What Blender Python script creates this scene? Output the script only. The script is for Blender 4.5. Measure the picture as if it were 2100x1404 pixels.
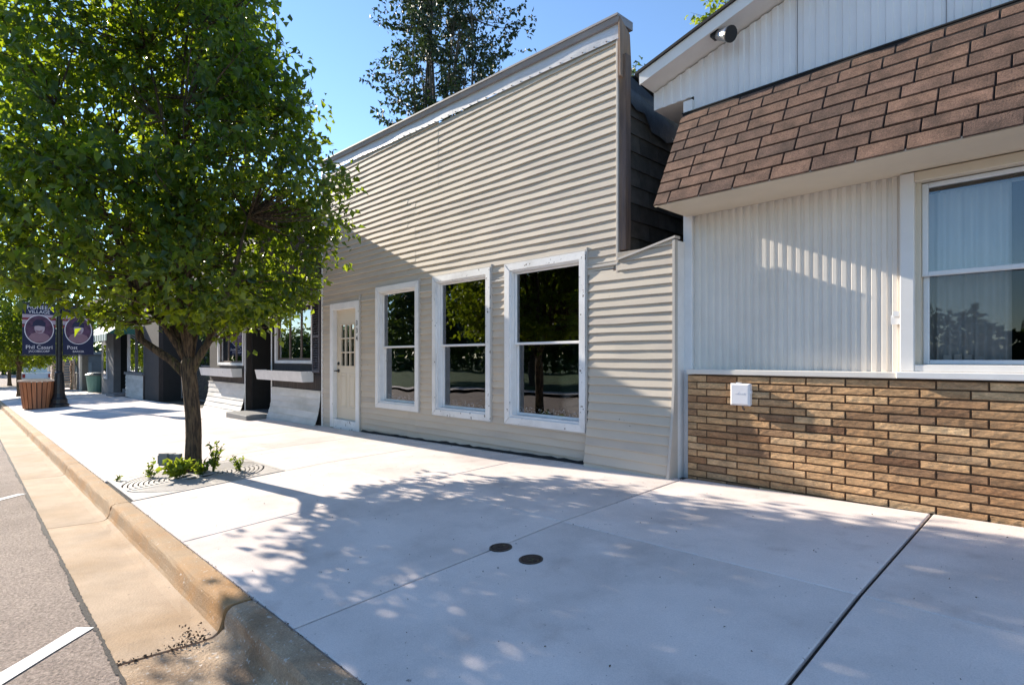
import bpy, bmesh, math, random
import numpy as np
from mathutils import Vector, Matrix

for o in list(bpy.data.objects):
    bpy.data.objects.remove(o, do_unlink=True)
scene = bpy.context.scene
COL = scene.collection
R = math.radians

# ------------------------------------------------------------------ camera
CAMZ = 0.0
cam_d = bpy.data.cameras.new('camera')
cam = bpy.data.objects.new('camera', cam_d)
COL.objects.link(cam)
cam_d.sensor_fit = 'HORIZONTAL'
cam_d.sensor_width = 36.0
cam_d.lens = 36.0 * 1150.0 / 2100.0
cam_d.shift_y = 32.0 / 2100.0
cam_d.clip_start = 0.05
cam_d.clip_end = 2000
cam.location = (0, 0, CAMZ)
cam.rotation_euler = (R(90), 0, R(90 - 44.2))     # looks along (-cos 44.2, sin 44.2)
scene.camera = cam
scene.render.resolution_x = 1024
scene.render.resolution_y = 684

# ------------------------------------------------------------------ sky, sun, exposure
SUN_EL = 23.4
SUN_AZ = 8.0            # light travels along +X, turned this far towards +Y (the fronts)
Ldir = Vector((math.cos(R(SUN_EL)) * math.cos(R(SUN_AZ)), math.cos(R(SUN_EL)) * math.sin(R(SUN_AZ)), -math.sin(R(SUN_EL))))
w = bpy.data.worlds.new('World')
scene.world = w
w.use_nodes = True
wn = w.node_tree
bg = wn.nodes['Background']
sky = wn.nodes.new('ShaderNodeTexSky')
sky.sky_type = 'NISHITA'
sky.sun_disc = False
sky.sun_elevation = R(SUN_EL)
# the sun stands towards -Ldir; sun_rotation is measured clockwise from +Y
sx, sy = -Ldir.x, -Ldir.y
sky.sun_rotation = math.atan2(sx, sy)
sky.altitude = 250
sky.air_density = 1.0
sky.dust_density = 0.0
sky.ozone_density = 3.5
wn.links.new(sky.outputs[0], bg.inputs[0])
bg.inputs[1].default_value = 0.125
sd = bpy.data.lights.new('sun', 'SUN')
sd.energy = 4.5
sd.angle = R(0.53)
sd.color = (1.0, 0.90, 0.76)
sun = bpy.data.objects.new('sun', sd)
COL.objects.link(sun)
sun.rotation_euler = Ldir.to_track_quat('-Z', 'Y').to_euler()
sun.location = (-30, -3, 14)
vs = scene.view_settings
vs.view_transform = 'Standard'
vs.look = 'None'
vs.exposure = 1.22
vs.gamma = 1.0
vs.use_curve_mapping = False
scene.cycles.max_bounces = 8
scene.cycles.transparent_max_bounces = 12

# ------------------------------------------------------------------ helpers
rng = random.Random(7)
WM = {}

def tag(o, label=None, cat=None, group=None, kind=None):
    if label: o['label'] = label
    if cat: o['category'] = cat
    if group: o['group'] = group
    if kind: o['kind'] = kind
    return o

def empty(name, loc, label=None, cat=None, group=None, kind=None):
    o = bpy.data.objects.new(name, None)
    COL.objects.link(o)
    o.location = loc
    o.empty_display_size = 0.2
    WM[o.name] = Matrix.Translation(Vector(loc))
    return tag(o, label, cat, group, kind)

def link(name, me, parent=None, loc=None):
    o = bpy.data.objects.new(name, me)
    COL.objects.link(o)
    if loc is not None: o.location = loc
    WM[o.name] = Matrix.Translation(Vector(loc)) if loc is not None else Matrix()
    if parent is not None:
        o.parent = parent
        o.matrix_parent_inverse = WM[parent.name].inverted()
    return o

class MB:
    def __init__(s): s.v = []; s.f = []; s.m = []
    def add(s, vs, fs, mi=0):
        n = len(s.v)
        s.v += [tuple(p) for p in vs]
        s.f += [tuple(i + n for i in f) for f in fs]
        s.m += [mi] * len(fs)
        return s
    def box(s, x0, x1, y0, y1, z0, z1, mi=0, M=None):
        p = [Vector(c) for c in ((x0,y0,z0),(x1,y0,z0),(x1,y1,z0),(x0,y1,z0),(x0,y0,z1),(x1,y0,z1),(x1,y1,z1),(x0,y1,z1))]
        if M is not None: p = [M @ q for q in p]
        return s.add(p, [(3,2,1,0),(4,5,6,7),(0,1,5,4),(1,2,6,5),(2,3,7,6),(3,0,4,7)], mi)
    def bbox(s, x0, x1, y0, y1, z0, z1, b=0.004, mi=0):
        """box with the front (low y) face chamfered"""
        p = [(x0,y0+b,z0),(x1,y0+b,z0),(x1,y0+b,z1),(x0,y0+b,z1),
             (x0+b,y0,z0+b),(x1-b,y0,z0+b),(x1-b,y0,z1-b),(x0+b,y0,z1-b),
             (x0,y1,z0),(x1,y1,z0),(x1,y1,z1),(x0,y1,z1)]
        return s.add(p, [(4,5,6,7),(0,1,5,4),(1,2,6,5),(2,3,7,6),(3,0,4,7),(1,0,8,9),(2,1,9,10),(3,2,10,11),(0,3,11,8),(11,10,9,8)], mi)
    def hexa(s, b, t, mi=0):
        """bottom ring b and top ring t of four points each"""
        return s.add(list(b) + list(t), [(3,2,1,0),(4,5,6,7),(0,1,5,4),(1,2,6,5),(2,3,7,6),(3,0,4,7)], mi)
    def tube(s, pts, rads, n=8, mi=0, cap=True):
        pts = [Vector(p) for p in pts]
        rings = []
        prev = None
        for i, p in enumerate(pts):
            d = (pts[min(i+1, len(pts)-1)] - pts[max(i-1, 0)])
            if d.length < 1e-9: d = Vector((0,0,1))
            d.normalize()
            if prev is None:
                a = d.orthogonal().normalized()
            else:
                a = prev - d * prev.dot(d)
                a = a.normalized() if a.length > 1e-6 else d.orthogonal().normalized()
            prev = a
            b = d.cross(a)
            r = rads[i] if isinstance(rads, (list, tuple)) else rads
            rings.append([p + (a * math.cos(2*math.pi*k/n) + b * math.sin(2*math.pi*k/n)) * r for k in range(n)])
        vs = [q for rg in rings for q in rg]
        fs = []
        for i in range(len(rings)-1):
            for k in range(n):
                fs.append((i*n+k, i*n+(k+1)%n, (i+1)*n+(k+1)%n, (i+1)*n+k))
        if cap:
            fs.append(tuple(reversed(range(n))))
            fs.append(tuple((len(rings)-1)*n + k for k in range(n)))
        return s.add(vs, fs, mi)
    def lathe(s, prof, cx, cy, n=20, mi=0, z0=0):
        vs = []; fs = []
        for r, z in prof:
            for k in range(n):
                a = 2*math.pi*k/n
                vs.append((cx + r*math.cos(a), cy + r*math.sin(a), z0 + z))
        for i in range(len(prof)-1):
            for k in range(n):
                fs.append((i*n+k, i*n+(k+1)%n, (i+1)*n+(k+1)%n, (i+1)*n+k))
        fs.append(tuple(reversed(range(n))))
        fs.append(tuple((len(prof)-1)*n + k for k in range(n)))
        return s.add(vs, fs, mi)
    def mesh(s, name, mats, smooth=False):
        me = bpy.data.meshes.new(name)
        me.from_pydata(s.v, [], s.f)
        if not isinstance(mats, (list, tuple)): mats = [mats]
        for m in mats: me.materials.append(m)
        if len(mats) > 1: me.polygons.foreach_set('material_index', s.m)
        if smooth: me.polygons.foreach_set('use_smooth', [True]*len(s.f))
        me.update()
        return me
    def build(s, name, mats, parent=None, smooth=False, loc=None):
        return link(name, s.mesh(name, mats, smooth), parent, loc)

def text_mesh(name, body, size, mat, M, parent, extrude=0.0008, sx=1.0, align='CENTER'):
    cu = bpy.data.curves.new('t', 'FONT')
    cu.body = body; cu.size = size; cu.align_x = align; cu.extrude = extrude; cu.resolution_u = 3
    ob = bpy.data.objects.new('t', cu)
    COL.objects.link(ob)
    bpy.context.view_layer.update()
    me = bpy.data.meshes.new_from_object(ob.evaluated_get(bpy.context.evaluated_depsgraph_get()))
    bpy.data.objects.remove(ob, do_unlink=True)
    bpy.data.curves.remove(cu)
    me.transform(M @ Matrix.Diagonal((sx, 1, 1, 1)))
    me.materials.clear(); me.materials.append(mat)
    return link(name, me, parent)

# ------------------------------------------------------------------ materials
def mat(name, col, rough=0.7, var=0.12, scale=6.0, bump=None, rnd=0.0, metal=0.0, col2=None, c2scale=1.5, c2lo=0.5, c2hi=0.7,
        col3=None, c3scale=9.0, c3lo=0.6, c3hi=0.66, stretch=(1,1,1), spec=0.5, hue=0.0, fine=None):
    m = bpy.data.materials.new(name)
    m.use_nodes = True
    nt = m.node_tree; N = nt.nodes; L = nt.links
    p = N['Principled BSDF']
    p.inputs['Roughness'].default_value = rough
    p.inputs['Metallic'].default_value = metal
    p.inputs['Specular IOR Level'].default_value = spec
    tc = N.new('ShaderNodeTexCoord')
    oi = N.new('ShaderNodeObjectInfo')
    ad = N.new('ShaderNodeVectorMath'); ad.operation = 'MULTIPLY_ADD'
    cx = N.new('ShaderNodeCombineXYZ')
    for i in range(3): L.new(oi.outputs['Random'], cx.inputs[i])
    ad.inputs[1].default_value = (37, 53, 29)
    L.new(cx.outputs[0], ad.inputs[0])
    mp = N.new('ShaderNodeMapping')
    mp.inputs['Scale'].default_value = stretch
    L.new(tc.outputs['Object'], mp.inputs[0])
    L.new(mp.outputs[0], ad.inputs[2])
    vec = ad.outputs[0]
    def noise(sc, det=4.0, ro=0.6):
        n = N.new('ShaderNodeTexNoise')
        n.inputs['Scale'].default_value = sc; n.inputs['Detail'].default_value = det; n.inputs['Roughness'].default_value = ro
        L.new(vec, n.inputs['Vector'])
        return n
    def mrange(src, a, b, c, d):
        r = N.new('ShaderNodeMapRange')
        r.inputs[1].default_value = a; r.inputs[2].default_value = b; r.inputs[3].default_value = c; r.inputs[4].default_value = d
        L.new(src, r.inputs[0])
        return r.outputs[0]
    def mix(fac, a, b, mode='MIX'):
        x = N.new('ShaderNodeMix'); x.data_type = 'RGBA'; x.blend_type = mode
        if isinstance(fac, float): x.inputs[0].default_value = fac
        else: L.new(fac, x.inputs[0])
        for s, i in ((a, 6), (b, 7)):
            if isinstance(s, tuple): x.inputs[i].default_value = (*s[:3], 1)
            else: L.new(s, x.inputs[i])
        return x.outputs[2]
    cur = (*col, 1)
    n1 = noise(scale)
    v = mrange(n1.outputs[0], 0.3, 0.7, 1 - var, 1 + var)
    hsv = N.new('ShaderNodeHueSaturation')
    if col2 is not None:
        n2 = noise(c2scale, 5.0)
        cur = mix(mrange(n2.outputs[0], c2lo, c2hi, 0, 1), tuple(col), tuple(col2))
    if col3 is not None:
        n3 = noise(c3scale, 6.0)
        cur = mix(mrange(n3.outputs[0], c3lo, c3hi, 0, 1), cur if not isinstance(cur, tuple) else tuple(col), tuple(col3))
    if isinstance(cur, tuple): hsv.inputs['Color'].default_value = cur
    else: L.new(cur, hsv.inputs['Color'])
    if fine:
        nf = noise(fine[0], 2.0, 0.7)
        vf = mrange(nf.outputs[0], 0.25, 0.75, 1 - fine[1], 1 + fine[1])
        mu0 = N.new('ShaderNodeMath'); mu0.operation = 'MULTIPLY'
        L.new(v, mu0.inputs[0]); L.new(vf, mu0.inputs[1])
        v = mu0.outputs[0]
    if rnd > 0:
        mu = N.new('ShaderNodeMath'); mu.operation = 'MULTIPLY'
        L.new(v, mu.inputs[0]); L.new(mrange(oi.outputs['Random'], 0, 1, 1 - rnd, 1 + rnd), mu.inputs[1])
        v = mu.outputs[0]
    L.new(v, hsv.inputs['Value'])
    L.new(hsv.outputs[0], p.inputs['Base Color'])
    if bump:
        bs, bst = bump[0], bump[1]
        nb = noise(bs, 6.0, 0.65)
        b = N.new('ShaderNodeBump'); b.inputs['Strength'].default_value = bst
        b.inputs['Distance'].default_value = bump[2] if len(bump) > 2 else 0.01
        L.new(nb.outputs[0], b.inputs['Height'])
        L.new(b.outputs[0], p.inputs['Normal'])
    return m

def ramp_mat(name, cols, rough=0.85, bump=(60, 0.5, 0.006), scale=7.0, var=0.2, stretch=(1,1,1), fine=(120, 0.2)):
    """colour picked per object by its random number"""
    m = mat(name, (0.5,0.5,0.5), rough, var, scale, bump, stretch=stretch, fine=fine)
    nt = m.node_tree; N = nt.nodes; L = nt.links
    oi = [n for n in N if n.type == 'OBJECT_INFO'][0]
    cr = N.new('ShaderNodeValToRGB'); cr.color_ramp.interpolation = 'LINEAR'
    e = cr.color_ramp.elements
    while len(e) < len(cols): e.new(0.5)
    for i, c in enumerate(cols):
        e[i].position = i / (len(cols) - 1); e[i].color = (*c, 1)
    ml = N.new('ShaderNodeMath'); ml.operation = 'MULTIPLY'; ml.inputs[1].default_value = 7.31
    fr = N.new('ShaderNodeMath'); fr.operation = 'FRACT'
    L.new(oi.outputs['Random'], ml.inputs[0]); L.new(ml.outputs[0], fr.inputs[0]); L.new(fr.outputs[0], cr.inputs[0])
    hsv = [n for n in N if n.type == 'HUE_SAT'][0]
    L.new(cr.outputs[0], hsv.inputs['Color'])
    return m

def leaf_mat(name, cols, trans=0.55, tcol=(0.30, 0.46, 0.03), rough=0.45):
    m = bpy.data.materials.new(name)
    m.use_nodes = True
    nt = m.node_tree; N = nt.nodes; L = nt.links
    p = N['Principled BSDF']; out = N['Material Output']
    at = N.new('ShaderNodeAttribute'); at.attribute_name = 'tint'
    cr = N.new('ShaderNodeValToRGB')
    e = cr.color_ramp.elements
    while len(e) < len(cols): e.new(0.5)
    for i, c in enumerate(cols):
        e[i].position = i / (len(cols) - 1); e[i].color = (*c, 1)
    L.new(at.outputs['Fac'], cr.inputs[0])
    L.new(cr.outputs[0], p.inputs['Base Color'])
    p.inputs['Roughness'].default_value = rough
    p.inputs['Specular IOR Level'].default_value = 0.35
    t = N.new('ShaderNodeBsdfTranslucent')
    mx = N.new('ShaderNodeMix'); mx.data_type = 'RGBA'; mx.blend_type = 'MIX'
    L.new(at.outputs['Fac'], mx.inputs[0])
    mx.inputs[6].default_value = (tcol[0]*0.5, tcol[1]*0.62, tcol[2]*0.8, 1); mx.inputs[7].default_value = (*tcol, 1)
    L.new(mx.outputs[2], t.inputs[0])
    ms = N.new('ShaderNodeMixShader'); ms.inputs[0].default_value = trans
    L.new(p.outputs[0], ms.inputs[1]); L.new(t.outputs[0], ms.inputs[2])
    L.new(ms.outputs[0], out.inputs[0])
    return m

def glass_mat(name, tint=(0.75,0.8,0.8), boost=1.6, wav=0.02):
    m = bpy.data.materials.new(name)
    m.use_nodes = True
    nt = m.node_tree; N = nt.nodes; L = nt.links
    N.remove(N['Principled BSDF']); out = N['Material Output']
    tr = N.new('ShaderNodeBsdfTransparent'); tr.inputs[0].default_value = (*tint, 1)
    gl = N.new('ShaderNodeBsdfGlossy'); gl.inputs['Roughness'].default_value = 0.0; gl.inputs[0].default_value = (0.95,0.97,1,1)
    fr = N.new('ShaderNodeFresnel'); fr.inputs[0].default_value = 1.52
    mu = N.new('ShaderNodeMath'); mu.operation = 'MULTIPLY'; mu.inputs[1].default_value = boost; mu.use_clamp = True
    tc = N.new('ShaderNodeTexCoord'); no = N.new('ShaderNodeTexNoise'); no.inputs['Scale'].default_value = 1.3; no.inputs['Detail'].default_value = 1
    bp = N.new('ShaderNodeBump'); bp.inputs['Strength'].default_value = wav; bp.inputs['Distance'].default_value = 0.05
    L.new(tc.outputs['Object'], no.inputs[0]); L.new(no.outputs[0], bp.inputs['Height']); L.new(bp.outputs[0], gl.inputs['Normal'])
    L.new(fr.outputs[0], mu.inputs[0])
    ms = N.new('ShaderNodeMixShader')
    L.new(mu.outputs[0], ms.inputs[0]); L.new(tr.outputs[0], ms.inputs[1]); L.new(gl.outputs[0], ms.inputs[2])
    L.new(ms.outputs[0], out.inputs[0])
    return m

K = {}
K['concrete'] = mat('concrete', (0.75,0.655,0.60), 0.9, 0.08, 1.6, (90, 0.3, 0.004), rnd=0.05, col2=(0.56,0.49,0.45), c2scale=1.1, c2lo=0.48, c2hi=0.74,
                    col3=(0.30,0.26,0.23), c3scale=26, c3lo=0.685, c3hi=0.72, fine=(150, 0.13))
def broom(m):
    nt = m.node_tree; N = nt.nodes; L = nt.links
    bn = [n for n in N if n.type == 'BUMP'][0]; pb = N['Principled BSDF']
    tc = N.new('ShaderNodeTexCoord'); mp = N.new('ShaderNodeMapping'); mp.inputs['Scale'].default_value = (260, 5, 5)
    no = N.new('ShaderNodeTexNoise'); no.inputs['Scale'].default_value = 1.0; no.inputs['Detail'].default_value = 2
    b2 = N.new('ShaderNodeBump'); b2.inputs['Strength'].default_value = 0.35; b2.inputs['Distance'].default_value = 0.004
    L.new(tc.outputs['Object'], mp.inputs[0]); L.new(mp.outputs[0], no.inputs[0]); L.new(no.outputs[0], b2.inputs['Height'])
    L.new(bn.outputs[0], b2.inputs['Normal']); L.new(b2.outputs[0], pb.inputs['Normal'])
    # blotchy damp stains and old gum spots
    src = pb.inputs['Base Color'].links[0].from_socket
    def layer(src, sc, lo, hi, col, det):
        n = N.new('ShaderNodeTexNoise'); n.inputs['Scale'].default_value = sc; n.inputs['Detail'].default_value = det
        L.new(tc.outputs['Object'], n.inputs[0])
        r = N.new('ShaderNodeMapRange'); r.inputs[1].default_value = lo; r.inputs[2].default_value = hi; L.new(n.outputs[0], r.inputs[0])
        x = N.new('ShaderNodeMix'); x.data_type = 'RGBA'; x.blend_type = 'MULTIPLY'; x.inputs[7].default_value = (*col, 1)
        L.new(r.outputs[0], x.inputs[0]); L.new(src, x.inputs[6])
        return x.outputs[2]
    src = layer(src, 0.55, 0.50, 0.68, (0.89,0.87,0.86), 7)
    src = layer(src, 3.7, 0.60, 0.74, (0.86,0.84,0.83), 6)
    src = layer(src, 17.0, 0.755, 0.775, (0.50,0.48,0.47), 2)
    L.new(src, pb.inputs['Base Color'])
broom(K['concrete'])
K['joint'] = mat('joint', (0.03,0.027,0.024), 0.95, 0.3, 20)
K['kerb'] = mat('kerb', (0.43,0.29,0.165), 0.9, 0.16, 4, (60, 0.8, 0.010), rnd=0.10, col2=(0.40,0.21,0.075), c2scale=2.0, c2lo=0.46, c2hi=0.68,
                col3=(0.60,0.54,0.46), c3scale=42, c3lo=0.63, c3hi=0.70, fine=(150, 0.18))
K['gutter'] = mat('gutter', (0.46,0.335,0.225), 0.9, 0.14, 3, (70, 0.5, 0.008), rnd=0.05, col2=(0.38,0.245,0.13), c2scale=1.1, c2lo=0.46, c2hi=0.72, col3=(0.22,0.16,0.11), c3scale=22, c3lo=0.68, c3hi=0.72, fine=(140, 0.16))
K['oldkerb'] = mat('worn_kerb', (0.42,0.305,0.20), 0.92, 0.2, 5, (45, 1.0, 0.014), col2=(0.31,0.20,0.115), c2scale=3.2, c2lo=0.45, c2hi=0.65, col3=(0.55,0.49,0.42), c3scale=38, c3lo=0.60, c3hi=0.66, fine=(120, 0.3))
K['asphalt'] = mat('asphalt', (0.36,0.285,0.235), 0.95, 0.10, 3, (75, 1.0, 0.02), col2=(0.29,0.225,0.185), c2scale=0.8, c2lo=0.45, c2hi=0.7, fine=(60, 0.6))
K['tar'] = mat('tar', (0.035,0.03,0.027), 0.9, 0.3, 30, (50, 0.8, 0.01))
K['paint'] = mat('road_paint', (0.78,0.76,0.72), 0.8, 0.08, 9, (90, 0.6, 0.004), col3=(0.35,0.31,0.28), c3scale=28, c3lo=0.66, c3hi=0.70)
K['earth'] = mat('earth', (0.09,0.07,0.045), 0.95, 0.3, 8, (30, 0.8, 0.02))
K['lawn'] = mat('lawn', (0.055,0.10,0.025), 0.95, 0.3, 3, (60, 1.0, 0.05), col2=(0.10,0.12,0.04), c2scale=0.4)
K['siding'] = mat('siding_paint', (0.56,0.485,0.39), 0.75, 0.05, 2.5, (14, 0.08, 0.004), rnd=0.04, col2=(0.44,0.385,0.33), c2scale=1.3, c2lo=0.5, c2hi=0.75, col3=(0.17,0.125,0.09), c3scale=15, c3lo=0.715, c3hi=0.74, stretch=(0.45,1,1.6))
K['siding_trim'] = mat('siding_trim', (0.50,0.46,0.41), 0.55, 0.06, 3, (14, 0.08, 0.004))
K['white'] = mat('white_paint', (0.78,0.765,0.75), 0.6, 0.06, 5, (30, 0.2, 0.004), col3=(0.20,0.16,0.12), c3scale=17, c3lo=0.70, c3hi=0.715)
K['peel'] = mat('peeling_white_paint', (0.79,0.78,0.765), 0.65, 0.08, 6, (40, 0.35, 0.004), col2=(0.56,0.55,0.54), c2scale=3, col3=(0.10,0.08,0.065), c3scale=22, c3lo=0.64, c3hi=0.655, stretch=(0.7,1,0.7))
K['cream'] = mat('cream_paint', (0.66,0.57,0.44), 0.55, 0.04, 3, (25, 0.1, 0.003))
K['creamwall'] = mat('cream_metal', (0.76,0.70,0.62), 0.5, 0.05, 2.5, (20, 0.08, 0.003), col2=(0.69,0.625,0.54), c2scale=1.2, c2lo=0.5, c2hi=0.8)
K['gable'] = mat('white_ribbed_metal', (0.76,0.74,0.73), 0.45, 0.04, 2, (20, 0.06, 0.003), rnd=0.03)
K['whitefascia'] = mat('white_fascia', (0.76,0.73,0.69), 0.5, 0.05, 3, (25, 0.1, 0.003))
K['flash'] = mat('metal_flashing', (0.60,0.59,0.60), 0.5, 0.07, 3, (4, 0.25, 0.02), metal=0.1)
K['cap'] = mat('grey_cap', (0.28,0.255,0.25), 0.6, 0.12, 3, (20, 0.2, 0.004))
K['wood'] = mat('weathered_wood', (0.36,0.21,0.115), 0.85, 0.25, 6, (25, 0.6, 0.008), col2=(0.22,0.17,0.14), c2scale=1.8, stretch=(3,3,0.35))
K['darkwood'] = mat('dark_weathered_wood', (0.13,0.095,0.085), 0.9, 0.3, 6, (30, 0.6, 0.008), col2=(0.26,0.16,0.09), c2scale=1.6, stretch=(3,3,0.35))
K['tarpaper'] = mat('tar_paper', (0.035,0.04,0.05), 0.55, 0.3, 5, (10, 0.6, 0.02), col3=(0.45,0.46,0.48), c3scale=5, c3lo=0.66, c3hi=0.68)
K['darkshingle'] = mat('dark_side_shingle', (0.075,0.065,0.055), 0.95, 0.3, 7, (60, 0.8, 0.008), rnd=0.25)
K['brick'] = ramp_mat('brick', [(0.17,0.083,0.04),(0.58,0.345,0.165),(0.31,0.155,0.07),(0.68,0.43,0.22),(0.46,0.265,0.125),(0.70,0.46,0.245),(0.22,0.115,0.06),(0.62,0.37,0.18),(0.38,0.205,0.092)],
                      0.85, (40, 1.0, 0.014), 16, 0.30, (0.5,1,1.6), (85, 0.28))
K['mortar'] = mat('mortar', (0.10,0.058,0.03), 0.95, 0.2, 20, (60, 0.6, 0.006))
K['shingle'] = ramp_mat('asphalt_shingle', [(0.128,0.075,0.052),(0.165,0.096,0.066),(0.092,0.056,0.042),(0.152,0.087,0.060),(0.135,0.08,0.058)], 0.95, (110, 1.0, 0.010), 6.5, 0.45, (1,1,1), (95, 0.5))
K['underlay'] = mat('shingle_underlay', (0.012,0.009,0.008), 0.95)
K['roofedge'] = mat('roof_edge', (0.03,0.028,0.027), 0.9)
K['door'] = mat('cream_door_paint', (0.66,0.575,0.45), 0.5, 0.03, 3, (15, 0.05, 0.003))
K['iron'] = mat('black_iron', (0.012,0.012,0.013), 0.42, 0.2, 9, (40, 0.2, 0.003))
K['black'] = mat('black', (0.008,0.008,0.008), 0.6)
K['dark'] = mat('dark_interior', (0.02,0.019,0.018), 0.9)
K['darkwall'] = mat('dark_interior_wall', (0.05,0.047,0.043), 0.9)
K['darkboard'] = mat('dark_brown_board', (0.045,0.036,0.033), 0.8, 0.25, 9, (30, 0.4, 0.006), rnd=0.25, stretch=(2,2,0.5))
K['bwhite'] = mat('dirty_white_siding', (0.60,0.58,0.54), 0.65, 0.10, 3, (15, 0.15, 0.005), rnd=0.06, col2=(0.40,0.39,0.33), c2scale=1.6, c2lo=0.5, c2hi=0.78, stretch=(0.5,1,1.4))
K['shutter'] = mat('purple_grey_shutter', (0.085,0.075,0.085), 0.6, 0.12, 5)
K['brownframe'] = mat('brown_window_frame', (0.14,0.10,0.075), 0.6)
K['greywall'] = mat('grey_plaster', (0.12,0.12,0.12), 0.85, 0.12, 2, (30, 0.3, 0.01))
K['greywall2'] = mat('pale_grey_plaster', (0.19,0.19,0.19), 0.85, 0.12, 2, (30, 0.3, 0.01))
K['teal'] = mat('teal_cloth', (0.035,0.14,0.11), 0.8, 0.1)
K['tealwhite'] = mat('pale_cloth', (0.62,0.70,0.68), 0.8, 0.06)
K['tealbin'] = mat('teal_plastic', (0.14,0.30,0.26), 0.5, 0.06)
K['slat'] = mat('red_brown_stained_wood', (0.40,0.155,0.065), 0.6, 0.22, 5, (30, 0.3, 0.004), rnd=0.16, stretch=(4,4,0.4))
K['pallet'] = mat('pale_pallet_wood', (0.55,0.43,0.33), 0.9, 0.12, 5, (20, 0.4, 0.006), rnd=0.1)
K['navy'] = mat('navy_banner', (0.012,0.018,0.055), 0.75, 0.06, 3)
K['bannerwhite'] = mat('banner_white', (0.72,0.70,0.72), 0.75, 0.03)
K['bannerred'] = mat('banner_red', (0.22,0.035,0.05), 0.75, 0.05)
K['bannerpurple'] = mat('banner_purple', (0.085,0.04,0.075), 0.75, 0.5, 6)
K['bannerblue'] = mat('banner_dark_blue', (0.02,0.022,0.055), 0.75, 0.1)
K['skin'] = mat('banner_pale', (0.42,0.34,0.38), 0.75, 0.08)
K['skin2'] = mat('banner_mauve', (0.25,0.15,0.18), 0.75, 0.08)
K['curtain'] = mat('sheer_curtain', (0.78,0.77,0.76), 0.95, 0.06, 3)
K['curtain2'] = mat('beige_curtain', (0.50,0.44,0.36), 0.95, 0.08, 3)
K['vinyl'] = mat('white_vinyl', (0.72,0.72,0.72), 0.4, 0.03)
K['plastic'] = mat('white_plastic', (0.78,0.76,0.77), 0.4, 0.04, 5, (40, 0.1, 0.002))
K['greyplastic'] = mat('grey_plastic', (0.17,0.185,0.18), 0.5, 0.12, 8)
K['steel'] = mat('steel', (0.50,0.51,0.53), 0.28, 0.1, 5, metal=0.9)
K['rust'] = mat('rusty_iron', (0.045,0.028,0.022), 0.7, 0.4, 40, (60, 0.7, 0.004), metal=0.3, col3=(0.10,0.10,0.04), c3scale=30, c3lo=0.6, c3hi=0.65)
K['grate'] = mat('galvanised_grate', (0.40,0.37,0.345), 0.7, 0.14, 8, (60, 0.4, 0.004), metal=0.1)
K['bark'] = mat('bark', (0.17,0.115,0.065), 0.95, 0.45, 14, (22, 1.0, 0.09), col2=(0.06,0.043,0.03), c2scale=11, c2lo=0.45, c2hi=0.58, col3=(0.13,0.13,0.035), c3scale=3, c3lo=0.58, c3hi=0.72, stretch=(3.2,3.2,0.5))
K['bark2'] = mat('grey_bark', (0.10,0.085,0.07), 0.95, 0.3, 9, (16, 0.8, 0.03), stretch=(3,3,0.5))
K['leaf'] = leaf_mat('pear_leaf', [(0.010,0.032,0.012),(0.020,0.056,0.015),(0.042,0.088,0.018)], 0.38, (0.56,0.68,0.02), 0.34)
K['leaf_bg'] = leaf_mat('background_leaf', [(0.014,0.035,0.016),(0.022,0.052,0.018),(0.036,0.07,0.022)], 0.25, (0.20,0.30,0.03), 0.45)
K['leaf_dark'] = leaf_mat('dark_leaf', [(0.012,0.026,0.016),(0.018,0.038,0.018),(0.026,0.048,0.02)], 0.12, (0.12,0.18,0.03), 0.5)
K['leaf_lime'] = leaf_mat('lime_leaf', [(0.10,0.15,0.02),(0.16,0.22,0.025),(0.20,0.26,0.03)], 0.55, (0.42,0.48,0.03), 0.5)
K['leaf_weed'] = leaf_mat('weed_leaf', [(0.04,0.09,0.015),(0.09,0.15,0.02),(0.16,0.20,0.03)], 0.45, (0.38,0.45,0.03), 0.5)
K['glass'] = glass_mat('window_glass', (0.55,0.58,0.58), 2.6, 0.07)
K['glassA'] = glass_mat('wide_window_glass', (0.88,0.9,0.9), 1.8, 0.02)
K['glassS'] = glass_mat('screened_glass', (0.78,0.78,0.77), 0.8, 0.02)
K['whitecar'] = mat('white_car_paint', (0.75,0.76,0.78), 0.25, 0.02)
K['rubber'] = mat('rubber', (0.012,0.012,0.012), 0.8)
K['redlamp'] = mat('red_lens', (0.35,0.02,0.02), 0.3)
K['litter'] = mat('dry_leaf_litter', (0.10,0.062,0.034), 0.95, 0.5, 30)
K['blacktrim'] = mat('black_seam', (0.02,0.018,0.017), 0.9)

# ------------------------------------------------------------------ ground heights
D = 5.2                    # the fronts stand near this y
YJ = 3.285; YK = 1.19      # long joint and back of the kerb
def zf(x):
    x = max(-45.0, min(14.0, x))
    return -1.155 + 0.0205 * (x + 0.3)
def zs(x, y):
    if y > YJ: return zf(x) - 0.025 * (D - y)
    return zf(x) - 0.025 * (D - YJ) - 0.06 * (YJ - y)
def zk(x): return zs(x, YK)
def zroad(x, y):
    return zk(x) - 0.137 + (0.52 - max(y, -4.3)) * 0.014 - (max(0, -4.3 - y)) * 0.014

def sheet(name, xs, ys, zfun, m, label_kind='structure', dz=0.0, jit=0.0):
    mb = MB()
    n = len(ys)
    vs = [(x, y, zfun(x, y) + dz + (rng.uniform(-jit, jit) if jit else 0)) for x in xs for y in ys]
    fs = [(i*n+j, (i+1)*n+j, (i+1)*n+j+1, i*n+j+1) for i in range(len(xs)-1) for j in range(n-1)]
    mb.add(vs, fs)
    o = mb.build(name, m, smooth=True)
    o['kind'] = label_kind
    return o

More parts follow.
